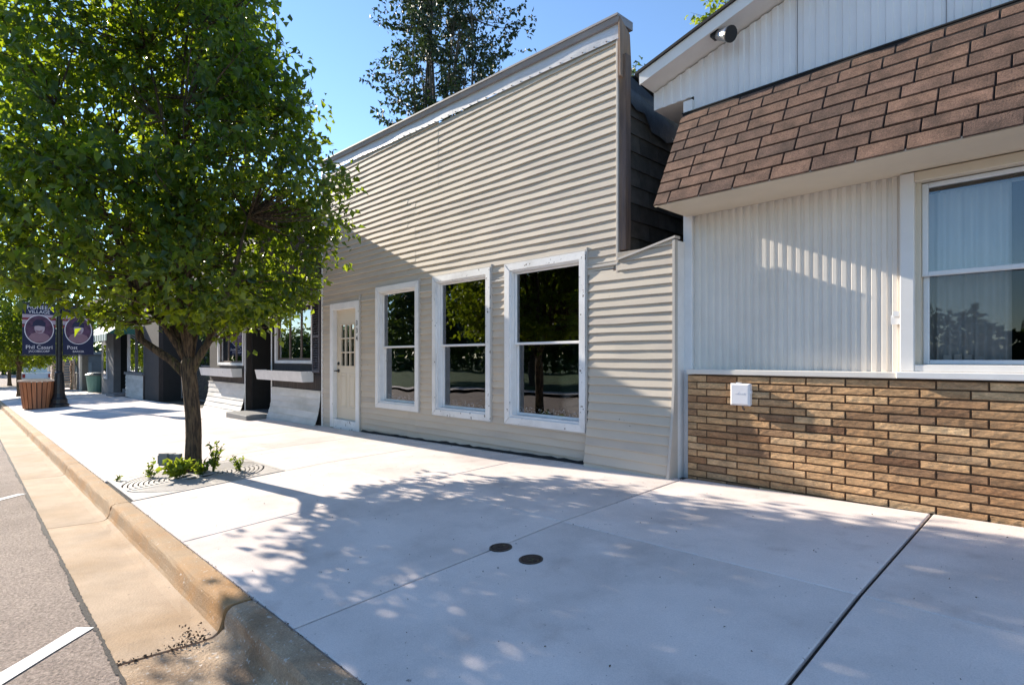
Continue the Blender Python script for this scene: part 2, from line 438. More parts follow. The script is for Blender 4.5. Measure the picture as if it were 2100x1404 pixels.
XS = [-400,-200,-120,-80,-60,-45] + [-45+i*3 for i in range(1,20)] + [14.0, 40, 120, 400]
sheet('ground', XS, [-400,-120,-60,-30,30,60,120,400], lambda x,y: zf(x) - 0.55, K['earth'])
sheet('road', XS, [-9.6,-7,-4.3,-2,-0.8,0,0.3,0.528], zroad, K['asphalt'])
sheet('yard', XS, [5.25,8,14,30,60,200], lambda x,y: zf(x) - 0.04, K['earth'])
sheet('verge', XS, [-200,-60,-30,-14,-11.2], lambda x,y: zf(x) - 0.15 + (-11.2-y)*0.012, K['lawn'])
sheet('far_pavement', XS, [-11.2,-9.75], lambda x,y: zf(x) - 0.16, K['concrete'])
sheet('far_kerb', XS, [-9.76,-9.6], lambda x,y: zf(x) - 0.16 if y < -9.7 else zf(x)-0.175, K['concrete'])
sheet('side_lot', [-400,-200,-120,-80,-60,-51.9], [0.53,2,5.26], lambda x,y: zf(x)-0.17, K['asphalt'])

# sidewalk: dark bed with slabs on it
swx = [-51.9 + 1.9*i for i in range(22)]
XJ = [-52,-50,-48,-46,-44,-42,-40,-38,-36,-34,-32,-30,-28.1,-26.2,-24.3,-22.4,-20.5,-18.5,-16.5,-14.5,-12.45,-10.47,-8.66,-6.80,-4.89,-2.83,-0.82,1.25,3.3,5.4,7.5,9.6]
bed = sheet('sidewalk', XJ, [1.19, YJ, 5.3], lambda x,y: zs(x,y) - 0.022, K['joint'])
def slab(x0, x1, y0, y1, g0=0.003, g1=0.003, gy=0.002):
    x0 += g0; x1 -= g1; y0 += gy; y1 -= gy
    c = 0.006
    mb = MB()
    nx = 3
    def P(x, y, d): return (x, y, zs(x, y) + d)
    low = [P(x0,y0,-0.03),P(x1,y0,-0.03),P(x1,y1,-0.03),P(x0,y1,-0.03)]
    mid = [P(x0,y0,-c*0.7),P(x1,y0,-c*0.7),P(x1,y1,-c*0.7),P(x0,y1,-c*0.7)]
    top = [P(x0+c,y0+c,0),P(x1-c,y0+c,0),P(x1-c,y1-c,0),P(x0+c,y1-c,0)]
    q = [(0,1,5,4),(1,2,6,5),(2,3,7,6),(3,0,4,7)]
    mb.add(low+mid+top, q + [(a+4,b+4,c_+4,d+4) for a,b,c_,d in q] + [(8,9,10,11)])
    return mb.build('slab', K['concrete'], bed)
for i in range(len(XJ)-1):
    a, b = XJ[i], XJ[i+1]
    ga = 0.011 if a in (-0.82,) else (0.008 if a == -2.83 else 0.005)
    gb = 0.011 if b in (-0.82,) else (0.008 if b == -2.83 else 0.005)
    slab(a, b, YJ, 5.14 if b < -2.8 and a > -11 else 5.19, ga, gb)
    if a == -8.66:            # the slab round the tree grate is poured in pieces
        slab(a, -8.31, YK+0.01, YJ, ga, 0.002); slab(-8.31, b, 2.79, YJ, 0.002, gb)
    else:
        slab(a, b, YK+0.008, YJ, ga, gb)

# kerb and gutter
kerb = MB()
kx = XJ
vsk = []
for x in (-52, -30, -10, 0, 9.6): vsk += [(x, 0.54, zk(x)-0.17), (x, 1.185, zk(x)-0.17)]
kerb.add(vsk, [(2*i, 2*i+2, 2*i+3, 2*i+1) for i in range(4)])
kerb = kerb.build('kerb', K['joint']); kerb['kind'] = 'structure'
PROF = [(1.187,-0.03),(1.187,0.0),(1.12,0.002),(1.072,-0.001),(1.054,-0.006),(1.041,-0.017),(1.034,-0.034),(1.027,-0.07),(1.018,-0.112),(1.006,-0.134),(0.98,-0.147),(0.93,-0.151),(0.80,-0.148),(0.66,-0.142),(0.535,-0.137),(0.53,-0.20)]
def kerb_section(x0, x1, seed):
    r = random.Random(seed)
    n = 16
    mb = MB(); vs = []; fs = []; mi = []
    m = len(PROF)
    for i in range(n+1):
        t = i / n
        x = x0 + (x1-x0)*t
        e = 0.006 if i in (0, n) else 0.0
        wy = r.uniform(-0.003, 0.003)
        for j, (y, z) in enumerate(PROF):
            jy = r.uniform(-0.003, 0.003) if 3 < j < 11 else 0
            jz = r.uniform(-0.003, 0.003) if 2 < j < 12 else 0
            if j == m-1 or j == m-2: jy = r.uniform(-0.006, 0.006)
            if x0 > -3.5 and 1 < j < 9: jz += r.uniform(-0.004, 0.003); jy += r.uniform(-0.005, 0.004) + 0.008
            vs.append((x, y + wy*(2 < j < 10) + jy, zk(x) + z + jz - e*(1 if 1 <= j < m-1 else 0)))
    for i in range(n):
        for j in range(m-1):
            fs.append((i*m+j, i*m+j+1, (i+1)*m+j+1, (i+1)*m+j)); mi.append(1 if j >= 9 else 0)
    for e0, i in ((0, 0), (1, n)):
        nb = len(vs)
        for j in range(m): vs.append((vs[i*m+j][0], vs[i*m+j][1], zk(x0)-0.22))
        for j in range(m-1):
            q = (i*m+j, nb+j, nb+j+1, i*m+j+1)
            fs.append(q if e0 else tuple(reversed(q))); mi.append(1 if j >= 9 else 0)
    mb.add(vs, fs); mb.m = mi
    near = x0 > -3.5
    return mb.build('kerb_section', [K['oldkerb'] if near else K['kerb'], K['oldkerb'] if near else K['gutter']], kerb, smooth=False)
kj = [-3.386 - 3.45*i for i in range(15)]
kj = [x for x in [3.51, 0.066] + kj if x > -52] + [-52]
kj = [9.6, 6.9] + kj
for i in range(len(kj)-1):
    kerb_section(kj[i+1]+(0.014 if abs(kj[i+1]+3.386) < 0.01 else 0.007), kj[i]-(0.014 if abs(kj[i]+3.386) < 0.01 else 0.007), 100+i)
# crumbling tar seam where the asphalt meets the gutter
mb = MB()
r = random.Random(3)
x = -52.0
pa = []; pb = []
while x < 9:
    pa.append((x, 0.536 + r.uniform(-0.004,0.004), zroad(x,0.52)+0.003))
    wob = 0.007*math.sin(x*3.1) + 0.005*math.sin(x*9.7+1); pb.append((x, 0.512 + wob + r.uniform(-0.009,0.005), zroad(x,0.50)+0.003))
    x += 0.018 if x > -12 else 0.5
n = len(pa)
mb.add(pa+pb, [(i, i+n, i+n+1, i+1) for i in range(n-1)])
o = mb.build('tar_seam', K['tar']); o['kind'] = 'structure'
# parking lines
def stripe(p0, p1, wdt, label):
    p0 = Vector(p0); p1 = Vector(p1)
    d = (p1-p0).normalized(); nn = Vector((-d.y, d.x))
    mb = MB(); rr = random.Random(int(abs(p0.x)*10)); k = 14
    vs = []
    for i in range(k+1):
        c = p0 + (p1-p0)*i/k
        for s in (-1, 1):
            q = c + nn*s*(wdt/2 + rr.uniform(-0.004,0.004))
            vs.append((q.x, q.y, zroad(q.x, q.y)+0.005))
    mb.add(vs, [(2*i, 2*i+2, 2*i+3, 2*i+1) for i in range(k)])
    return tag(mb.build('parking_line', K['paint']), label, 'road marking', 'painted parking lines beside the gutter')
stripe((-4.0,0.485), (-0.9,-2.45), 0.10, 'white painted parking line nearest the camera, running diagonally to the gutter')
stripe((-9.0,0.485), (-5.9,-2.45), 0.10, 'second white painted parking line further up the street at the left edge')

# ------------------------------------------------------------------ windows and boards
def board_obj(x0, x1, z0, ys, exp, p, m, parent, seed, bow=0.003, flare=None, name='siding_board', clip=None):
    """one lapped board: front face leans out to a butt edge at the bottom"""
    r = random.Random(seed)
    L = x1 - x0
    n = max(2, int(L / 0.33))
    vs = []; fs = []
    ph = r.uniform(0, 6)
    for i in range(n+1):
        x = x0 + L*i/n
        wv = r.uniform(-bow, bow)
        zz = z0 + r.uniform(-0.004, 0.004)
        def fl(z): return flare(z) if flare else 0.0
        zt = z0 + exp + 0.004
        if clip is not None: zt = min(zt, clip(x))
        vs += [(x, ys - 0.0005 - fl(zt), zt), (x, ys - p + wv - fl(zz), zz), (x, ys - p*0.93 + wv - fl(zz), zz-0.006), (x, ys - fl(zz), zz-0.004)]
    for i in range(n):
        a = i*4; b = a+4
        fs += [(a, a+1, b+1, b), (a+1, a+2, b+2, b+1), (a+2, a+3, b+3, b+2)]
    fs += [(3,2,1,0), (n*4, n*4+1, n*4+2, n*4+3)]
    return MB().add(vs, fs).build(name, m, parent)

# =================================================================== beige sided building
BX0, BX1 = -10.83, -3.66
YS = 5.195
bB = empty('sided_shop_building', (-7.2, 5.3, zf(-7)), 'beige lap sided shopfront building with false front and three tall windows', 'building')
def ptop(x): return 3.725 + (x - BX0) * (3.545 - 3.725) / (BX1 - BX0)        # underside of the metal flashing
OPEN = [(-10.47,-9.33,-2.0,1.065), (-8.745,-7.445,-0.86,1.235), (-7.065,-5.735,-0.87,1.25), (-5.44,-4.08,-0.87,1.245)]
# sheathing with openings, as one backing wall
sh = MB()
cuts = [BX0+0.02] + [c for o_ in OPEN for c in (o_[0]+0.05, o_[1]-0.05)] + [BX1]
YB = 5.34
for i in range(len(cuts)-1):
    a, b = cuts[i], cuts[i+1]
    if i % 2 == 0:
        sh.box(a, b, YS+0.002, YB, -1.5, 3.55)
    else:
        o_ = OPEN[(i-1)//2]
        if o_[2] > -1.5: sh.box(a, b, YS+0.002, YB, -1.5, o_[2]+0.05)
        sh.box(a, b, YS+0.002, YB, o_[3]-0.05, 3.55)
siding = sh.build('siding_wall', K['siding_trim'], bB)
EXP = 0.0975; PP = 0.023
z = -1.372; row = 0
seed = 1000
while z < 3.72:
    segs = []
    if z + EXP > 1.06: edges = [BX0, BX1]
    else: edges = [BX0, -4.02]
    spans = [(BX0, BX1 if z > 1.02 else -4.02)]
    if z < 1.02: spans = [(BX0, -3.70 if z > 0.93 else -4.02)]
    for o_ in OPEN:
        if z + EXP > o_[2]+0.01 and z + 0.02 < o_[3]:
            ns = []
            for a, b in spans:
                if o_[1] <= a or o_[0] >= b: ns.append((a, b)); continue
                if o_[0] - a > 0.02: ns.append((a, o_[0]))
                if b - o_[1] > 0.02: ns.append((o_[1], b))
            spans = ns
    fin = []
    for a, b in spans:
        if b - a > 3.2:
            s = -7.78 + (0.22 if row % 4 > 1 else 0.0) if z < 2.6 else -6.95
            if a + 0.4 < s < b - 0.4: fin += [(a, s), (s, b)]; continue
        fin.append((a, b))
    for a, b in fin:
        seed += 1
        if z > ptop(0.5*(a+b)): continue
        board_obj(a, b, z, YS + (0.0015 if a > -7.9 and b > -4 and z > 1.1 else 0), EXP, PP, K['siding'], siding, seed, clip=lambda x: ptop(x)+0.03)
    z += EXP; row += 1
# top flashing with dents, cap strip, corner post
fl = MB(); n = 46; vs = []; r = random.Random(5)
for i in range(n+1):
    x = BX0 - 0.02 + (BX1 + 0.06 - BX0) * i / n
    zl = ptop(x) - 0.012 + r.uniform(-0.004,0.004)
    for j in range(5):
        bul = (0.007 + 0.008*math.sin(i*0.55)*math.sin(i*0.23+1)) * math.sin(math.pi*j/4)
        vs.append((x, YS - 0.034 - max(0, bul) - (0.004 if j == 0 else 0), zl + 0.165*j/4))
fl.add(vs, [(i*5+j, (i+1)*5+j, (i+1)*5+j+1, i*5+j+1) for i in range(n) for j in range(4)])
flashing = fl.build('top_flashing', K['flash'], bB, smooth=True)
mb = MB()
for i in range(42):
    x = BX0 + 0.08 + i*0.17
    mb.tube([(x, YS-0.034, ptop(x)+0.004), (x, YS-0.046, ptop(x)+0.004)], 0.007, 6)
mb.build('flashing_nails', K['darkwood'], flashing)
mb = MB()
xa, xb = BX0-0.04, BX1+0.07
za, zb = ptop(xa)+0.148, ptop(xb)+0.148
mb.hexa([(xa,YS-0.07,za),(xb,YS-0.07,zb),(xb,YS+0.20,zb),(xa,YS+0.20,za)], [(xa,YS-0.085,za+0.06),(xb,YS-0.085,zb+0.06),(xb,YS+0.20,zb+0.075),(xa,YS+0.20,za+0.075)])
mb.hexa([(xa,YS-0.098,za+0.0615),(xb,YS-0.098,zb+0.0615),(xb,YS+0.20,zb+0.077),(xa,YS+0.20,za+0.077)], [(xa,YS-0.098,za+0.085),(xb,YS-0.098,zb+0.085),(xb,YS+0.20,zb+0.095),(xa,YS+0.20,za+0.095)])
mb.build('parapet_cap', K['cap'], bB)
mb = MB()      # raw plywood end of the false front
mb.hexa([(BX1+0.062,YS-0.06,3.1),(BX1+0.085,YS-0.06,3.1),(BX1+0.085,YS+0.17,3.05),(BX1+0.062,YS+0.17,3.05)],
        [(BX1+0.062,YS-0.075,zb+0.05),(BX1+0.085,YS-0.075,zb+0.05),(BX1+0.085,YS+0.12,zb-0.08),(BX1+0.062,YS+0.12,zb-0.08)])
mb.build('plywood_end', K['wood'], bB)
MB().bbox(BX1+0.001, BX1+0.028, YS-0.030, YS+0.02, 0.95, ptop(BX1)-0.01, 0.004).build('corner_trim', K['siding_trim'], bB)
MB().bbox(BX1+0.0285, BX1+0.115, YS-0.008, YS+0.09, 1.19, 3.35, 0.004).build('corner_post', K['darkwood'], bB)
# horizontal drip trims between the openings
for a, b in ((BX0,-10.47),(-9.33,-8.745),(-7.445,-7.065),(-5.735,-5.44),(-4.08,-3.63)):
    mb = MB(); mb.bbox(a+0.003, b-0.003, YS-0.034, YS, 1.035, 1.062, 0.004)
    mb.bbox(a+0.003, b-0.003, YS-0.026, YS, 1.078, 1.092, 0.003)
    mb.build('drip_trim', K['siding_trim'], bB)
MB().bbox(BX0-0.035, BX0-0.001, YS-0.034, YS+0.1, -1.4, 3.72, 0.004).build('corner_trim', K['white'], bB)
# shell behind: side wall, roof, back
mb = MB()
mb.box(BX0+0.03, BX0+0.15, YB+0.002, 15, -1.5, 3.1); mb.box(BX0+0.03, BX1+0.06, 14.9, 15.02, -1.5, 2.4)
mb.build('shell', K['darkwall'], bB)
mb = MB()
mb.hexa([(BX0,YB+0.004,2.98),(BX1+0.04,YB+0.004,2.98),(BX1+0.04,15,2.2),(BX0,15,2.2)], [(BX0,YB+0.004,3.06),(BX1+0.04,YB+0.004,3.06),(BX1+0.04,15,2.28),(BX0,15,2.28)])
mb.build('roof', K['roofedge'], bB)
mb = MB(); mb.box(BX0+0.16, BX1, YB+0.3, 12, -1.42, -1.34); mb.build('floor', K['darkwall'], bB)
# side wall with dark shingles
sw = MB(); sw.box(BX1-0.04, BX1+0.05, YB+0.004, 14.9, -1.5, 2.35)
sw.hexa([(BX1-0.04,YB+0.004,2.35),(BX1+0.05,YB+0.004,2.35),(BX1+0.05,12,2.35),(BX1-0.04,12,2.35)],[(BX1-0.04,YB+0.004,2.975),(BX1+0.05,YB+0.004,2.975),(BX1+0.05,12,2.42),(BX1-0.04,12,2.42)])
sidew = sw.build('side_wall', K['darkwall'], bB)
me_s = None
zrow = -0.2; k = 0
while zrow < 2.75:
    y = YB + 0.01 - (0.2 if k % 2 else 0.0)
    while y < 9.2:
        ya, yb_ = max(y, YB+0.01), y + 0.395
        if yb_ - ya > 0.06:
            MB().hexa([(BX1+0.051,ya,zrow),(BX1+0.072,ya,zrow),(BX1+0.072,yb_,zrow),(BX1+0.051,yb_,zrow)],
                      [(BX1+0.051,ya,zrow+0.2),(BX1+0.054,ya,zrow+0.2),(BX1+0.054,yb_,zrow+0.2),(BX1+0.051,yb_,zrow+0.2)]).build('side_shingle', K['darkshingle'], sidew)
        y += 0.40
    zrow += 0.195; k += 1
mb = MB()      # torn tar paper flashing along the roof edge
vs = []; r = random.Random(8); n = 24
for i in range(n+1):
    y = YS + 0.09 + i*0.16
    zt = 3.14 - 0.185*(y - YS)
    vs += [(BX1+0.12, y, zt), (BX1+0.095, y, zt - 0.10), (BX1+0.09, y, zt - 0.24 - (0.12 if (i//3) % 2 else 0.0) - r.uniform(0,0.05))]
mb.add(vs, [(i*3+j, i*3+j+1, (i+1)*3+j+1, (i+1)*3+j) for i in range(n) for j in range(2)])
mb.build('torn_flashing', K['tarpaper'], bB)
mb = MB()
mb.hexa([(BX1+0.02,YS+0.15,3.135),(BX1+0.145,YS+0.15,3.135),(BX1+0.145,YS+4,2.42),(BX1+0.02,YS+4,2.42)],[(BX1+0.02,YS+0.15,3.155),(BX1+0.145,YS+0.15,3.155),(BX1+0.145,YS+4,2.44),(BX1+0.02,YS+4,2.44)])
mb.build('roof_edge', K['roofedge'], bB)

# wing that closes the gap to the next building; it bellies out at the foot
YP = 5.385
WX0, WX1 = -4.02, -2.925
WY = 5.175
def flare(z): return max(0.0, (-0.20 - z))**1.5 * 0.115
wing = empty('gap_closure_wing', (-3.5, 5.2, zf(-3.5)), 'low beige lap sided wall closing the gap beside the corrugated building', 'wall')
mb = MB(); mb.box(WX0+0.01, WX1-0.03, WY+0.003, WY+0.06, -1.5, 1.0)
wback = mb.build('backing', K['darkwood'], wing)
def wtop(x): return 1.075 + (x - BX1) * (1.205-1.06) / (WX1 - BX1)
z = -1.372; row = 0
while z < 1.2:
    a, b = WX0, WX1 - 0.028
    if z + EXP > 1.06: a = BX1 + 0.03
    if z < wtop(b) - 0.03:
        board_obj(a, b, z, WY, EXP, PP, K['siding'], wback, 3000+row, flare=flare, clip=lambda x: wtop(max(x, BX1)))
    z += EXP; row += 1
mb = MB()
fl_pts = [1.205, 0.6, -0.2, -0.55, -0.9, -1.27]
for i in range(len(fl_pts)-1):
    z1, z0 = fl_pts[i], fl_pts[i+1]
    y1, y0 = WY-0.030-flare(z1), WY-0.030-flare(z0)
    mb.hexa([(WX1-0.028,y0,z0),(WX1,y0,z0),(WX1,WY+0.03,z0),(WX1-0.028,WY+0.03,z0)],[(WX1-0.028,y1,z1),(WX1,y1,z1),(WX1,WY+0.03,z1),(WX1-0.028,WY+0.03,z1)])
mb.build('corner_trim', K['siding_trim'], wing)
MB().box(WX1-0.03, WX1-0.001, WY+0.0305, YP-0.046, -1.27, 1.20).build('return_board', K['white'], wing)
mb = MB()
mb.hexa([(BX1+0.03,WY-0.035,wtop(BX1)),(WX1+0.005,WY-0.035,wtop(WX1)),(WX1+0.005,WY+0.07,wtop(WX1)),(BX1+0.03,WY+0.07,wtop(BX1))],
        [(BX1+0.03,WY-0.035,wtop(BX1)+0.022),(WX1+0.005,WY-0.035,wtop(WX1)+0.022),(WX1+0.005,WY+0.07,wtop(WX1)+0.026),(BX1+0.03,WY+0.07,wtop(BX1)+0.026)])
mb.build('top_trim', K['siding_trim'], wing)

# three tall double hung windows
def tall_window(x0, x1, z0, z1, worn):
    wroot = MB()
    fw = 0.088
    m = K['peel'] if worn else K['white']
    ya, yb = YS - 0.048, YS + 0.03
    # mitred casing, four boards
    cas = [((x0,z0),(x0+fw,z0+fw),(x0+fw,z1-fw),(x0,z1)), ((x1,z1),(x1-fw,z1-fw),(x1-fw,z0+fw),(x1,z0)),
           ((x0,z1),(x0+fw,z1-fw),(x1-fw,z1-fw),(x1,z1)), ((x1,z0),(x1-fw,z0+fw),(x0+fw,z0+fw),(x0,z0))]
    win = None
    for k, q in enumerate(cas):
        c = (sum(p[0] for p in q)/4, sum(p[1] for p in q)/4)
        s = [(p[0] + (c[0]-p[0])*0.004, p[1] + (c[1]-p[1])*0.004) for p in q]
        yy = ya + (0.004 if k > 1 else 0)
        mbx = MB().hexa([(p[0], yy, p[1]) for p in s], [(p[0], yb, p[1]) for p in s])
        if k == 0: win = mbx.build('window', m, bB)
        else: mbx.build('casing_board', m, win)
    # J channel round it
    mb = MB()
    for a, b, c, d in ((x0-0.022,x0-0.001,z0-0.02,z1+0.02),(x1+0.001,x1+0.022,z0-0.02,z1+0.04),(x0-0.0005,x1+0.0005,z1+0.001,z1+0.02),(x0-0.0005,x1+0.0005,z0-0.02,z0-0.001)):
        mb.bbox(a, b, YS-0.036, YS+0.02, c, d, 0.003)
    mb.build('outer_trim', K['siding_trim'], win)
    a0, a1, b0, b1 = x0+fw, x1-fw, z0+fw, z1-fw
    mb = MB()       # jambs
    mb.box(a0, a0+0.02, YS-0.02, YS+0.13, b0, b1); mb.box(a1-0.02, a1, YS-0.02, YS+0.13, b0, b1)
    mb.box(a0+0.0205, a1-0.0205, YS-0.02, YS+0.13, b0, b0+0.028); mb.box(a0+0.0205, a1-0.0205, YS-0.02, YS+0.13, b1-0.02, b1)
    mb.build('jamb', K['white'], win)
    zm = 0.195
    def sash(u0, u1, w0, w1, y, nm):
        f = 0.032
        mb = MB()
        mb.bbox(u0, u0+f, y, y+0.035, w0, w1, 0.006); mb.bbox(u1-f, u1, y, y+0.035, w0, w1, 0.006)
        mb.bbox(u0+f+0.0003, u1-f-0.0003, y+0.002, y+0.035, w0, w0+f, 0.006); mb.bbox(u0+f+0.0003, u1-f-0.0003, y+0.002, y+0.035, w1-f*0.8, w1, 0.006)
        s = mb.build('sash', K['white'], win)
        MB().box(u0+f-0.005, u1-f+0.005, y+0.018, y+0.022, w0+f-0.005, w1-f*0.8+0.005).build('pane', K['glass'], win)
    sash(a0+0.022, a1-0.022, zm-0.02, b1-0.021, YS+0.035, 'u')
    sash(a0+0.022, a1-0.022, b0+0.03, zm+0.026, YS+0.075, 'l')
    return win
for k, o_ in enumerate(OPEN[1:]):
    tall_window(*o_, worn=(k > 0))

# cream door with nine lights
x0, x1, z1 = -10.47, -9.33, 1.065
gz = zs(-9.9, 5.2) + 0.0
df = MB()
df.bbox(x0, x0+0.125, YS-0.045, YS+0.10, gz, z1, 0.004); df.bbox(x1-0.125, x1, YS-0.045, YS+0.10, gz, z1, 0.004); df.bbox(x0+0.1255, x1-0.1255, YS-0.043, YS+0.10, z1-0.13, z1, 0.004)
dframe = df.build('door_frame', K['white'], bB)
MB().box(x1+0.001, x1+0.03, YS-0.04, YS+0.02, gz, z1+0.09).build('outer_trim', K['siding_trim'], dframe)
MB().bbox(x0+0.1255, x1-0.1255, YS-0.03, YS+0.12, gz-0.05, gz+0.165, 0.008).build('threshold', K['peel'], dframe)
dx0, dx1, dz0, dz1 = x0+0.13, x1-0.13, gz+0.172, z1-0.134
dm = MB(); yd = YS+0.045
wx0, wx1, wz0, wz1 = dx0+0.17, dx1-0.17, dz0+1.02, dz0+1.83
dm.box(dx0, wx0, yd, yd+0.045, dz0, dz1); dm.box(wx1, dx1, yd, yd+0.045, dz0, dz1)
dm.box(wx0+0.0002, wx1-0.0002, yd, yd+0.045, dz0, wz0); dm.box(wx0+0.0002, wx1-0.0002, yd, yd+0.045, wz1, dz1)
door = dm.build('door', K['door'], bB)
for a, b in ((wx0-0.015, wx0+0.23), (wx1-0.23, wx1+0.015)):
    mb = MB()
    for (p, q, r_, s) in ((a,b,dz0+0.87,dz0+0.89),(a,b,dz0+0.22,dz0+0.24),(a,a+0.02,dz0+0.2405,dz0+0.8695),(b-0.02,b,dz0+0.2405,dz0+0.8695)):
        mb.bbox(p, q, yd-0.008, yd+0.001, r_, s, 0.006)
    mb.bbox(a+0.035, b-0.035, yd-0.007, yd+0.001, dz0+0.275, dz0+0.835, 0.006)
    mb.build('door_panel', K['door'], door)
mb = MB()
for i in range(4):
    xx = wx0 + (wx1-wx0)*i/3
    mb.bbox(xx-0.014, xx+0.014, yd-0.014, yd+0.02, wz0-0.014, wz1+0.014, 0.004)
for i in range(4):
    zz = wz0 + (wz1-wz0)*i/3
    for j in range(3):
        xa = wx0 + (wx1-wx0)*j/3 + 0.0145; xb_ = wx0 + (wx1-wx0)*(j+1)/3 - 0.0145
        mb.bbox(xa, xb_, yd-0.012, yd+0.02, zz-0.013, zz+0.013, 0.004)
mb.build('muntins', K['cream'], door)
for i in range(3):
    for j in range(3):
        MB().box(wx0+(wx1-wx0)*i/3+0.01, wx0+(wx1-wx0)*(i+1)/3-0.01, yd+0.012, yd+0.016, wz0+(wz1-wz0)*j/3+0.01, wz0+(wz1-wz0)*(j+1)/3-0.01).build('pane', K['glass'], door)
def lathe_y(cx, cz, y, prof, n=14):
    mb = MB(); vs = []; fs = []
    for r_, d_ in prof:
        for k in range(n):
            a = 2*math.pi*k/n
            vs.append((cx + r_*math.cos(a), y - d_, cz + r_*math.sin(a)))
    for i in range(len(prof)-1):
        for k in range(n):
            fs.append((i*n+k, i*n+(k+1)%n, (i+1)*n+(k+1)%n, (i+1)*n+k))
    fs.append(tuple((len(prof)-1)*n+k for k in range(n)))
    return mb.add(vs, fs)
mb = lathe_y(dx0+0.075, dz0+0.93, yd, [(0.033,0),(0.033,0.012),(0.016,0.018),(0.014,0.05),(0.012,0.055)])
mb.tube([(dx0+0.075,yd-0.05,dz0+0.93),(dx0+0.02,yd-0.058,dz0+0.93),(dx0-0.04,yd-0.055,dz0+0.925)], [0.011,0.010,0.008], 8)
mb.build('handle', K['iron'], door, smooth=True)
lathe_y(dx0+0.075, dz0+1.07, yd, [(0.034,0),(0.034,0.014),(0.026,0.022),(0.006,0.024)]).build('deadbolt', K['iron'], door, smooth=True)
MT = Matrix.Translation
RX = Matrix.Rotation(R(90), 4, 'X')
for ch, zz in (('3', 0.60), ('3', 0.46), ('4', 0.32)):
    text_mesh('house_number', ch, 0.135, K['iron'], MT((x1-0.062, YS-0.049, zz)) @ RX, dframe, 0.003)

# =================================================================== corrugated and brick building (right)
AX0, AX1 = -2.905, 2.6
YP = 5.385                 # panel wall
bA = empty('ribbed_panel_building', (-0.2, 5.4, zf(-0.2)), 'white ribbed metal building with brown shingled mansard and brick base', 'building')
# ribbed sheets
def ribbed(x0, x1, ztop, zbot, pitch, rib, dep, m, parent, name='ribbed_panel', seed=0):
    mb = MB(); xs = []
    x = x0; r = random.Random(seed)
    pts = []
    while x < x1 - 1e-6:
        for dx, dy in ((0,0),(pitch-rib-0.016,0),(pitch-rib-0.008,-dep),(pitch-0.008,-dep)):
            if x + dx < x1: pts.append((x+dx, YP + dy))
        x += pitch
    pts.append((x1, YP))
    vs = []
    for (px, py) in pts: vs += [(px, py, zbot), (px, py, ztop(px))]
    vs += [(x1, YP+0.004, zbot), (x1, YP+0.004, ztop(x1))]
    n = len(vs)//2
    mb.add(vs, [(2*i, 2*i+2, 2*i+3, 2*i+1) for i in range(n-1)])
    return mb.build(name, m, parent)
SOF = 1.46
core = MB()
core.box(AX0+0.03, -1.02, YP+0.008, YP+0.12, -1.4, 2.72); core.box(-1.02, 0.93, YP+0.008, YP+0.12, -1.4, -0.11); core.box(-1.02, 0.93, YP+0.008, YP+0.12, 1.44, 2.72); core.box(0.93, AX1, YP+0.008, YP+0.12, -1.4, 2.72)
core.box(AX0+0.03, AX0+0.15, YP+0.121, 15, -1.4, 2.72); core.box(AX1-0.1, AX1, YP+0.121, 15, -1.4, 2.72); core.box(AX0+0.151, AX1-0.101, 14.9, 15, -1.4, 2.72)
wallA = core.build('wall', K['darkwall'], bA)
ribbed(AX0+0.065, -1.95, lambda x: SOF+0.02, -0.112, 0.0735, 0.030, 0.013, K['creamwall'], bA, seed=1)
ribbed(-1.95, -1.046, lambda x: SOF+0.02, -0.112, 0.0735, 0.030, 0.013, K['creamwall'], bA, seed=2)
ribbed(0.96, AX1, lambda x: SOF+0.02, -0.112, 0.0735, 0.030, 0.013, K['creamwall'], bA, seed=3)
RS = 0.285
EX = -3.31
def rake(x): return 2.895 + RS*(x - EX)
cutx = [AX0+0.065, -1.835, -0.76, 0.3, 1.36, AX1]
for i in range(5):
    ribbed(cutx[i]+0.002*(i > 0), cutx[i+1]-0.002, lambda x: rake(x)-0.01, 2.40, 0.105, 0.045, 0.012, K['gable'], bA, seed=5+i)
ribbed(EX+0.012, AX0+0.063, lambda x: rake(x)-0.01, 2.70, 0.105, 0.045, 0.012, K['gable'], bA, 'eave_panel', 20)
for xx in cutx[1:5]:
    MB().box(xx-0.003, xx+0.003, YP-0.006, YP-0.001, 2.45, rake(xx)-0.02).build('panel_seam', K['cap'], bA)
# white corner board
MB().bbox(AX0-0.035, AX0+0.063, YP-0.045, YP+0.10, -1.25, 2.66, 0.005).build('corner_board', K['white'], bA)
# eave box and soffit, rake fascia, roof
mb = MB(); mb.box(EX, EX+0.012, YP-0.004, 13, 2.70, rake(EX)); mb.box(EX+0.0125, AX0+0.03, YP+0.006, 13, 2.70, 2.72)
mb.build('eave_box', K['whitefascia'], bA)
YF = 5.11
RIDGE = 1.9
mb = MB()
def rk(x, d): return rake(x) + d
mb.hexa([(EX-0.01,YF,rk(EX-0.01,0.0)),(RIDGE,YF,rk(RIDGE,0.0)),(RIDGE,YF+0.02,rk(RIDGE,0.0)),(EX-0.01,YF+0.02,rk(EX-0.01,0.0))],
        [(EX-0.01,YF-0.004,rk(EX-0.01,0.115)),(RIDGE,YF-0.004,rk(RIDGE,0.115)),(RIDGE,YF+0.02,rk(RIDGE,0.115)),(EX-0.01,YF+0.02,rk(EX-0.01,0.115))])
rf = mb.build('rake_fascia', K['whitefascia'], bA)
mb = MB()
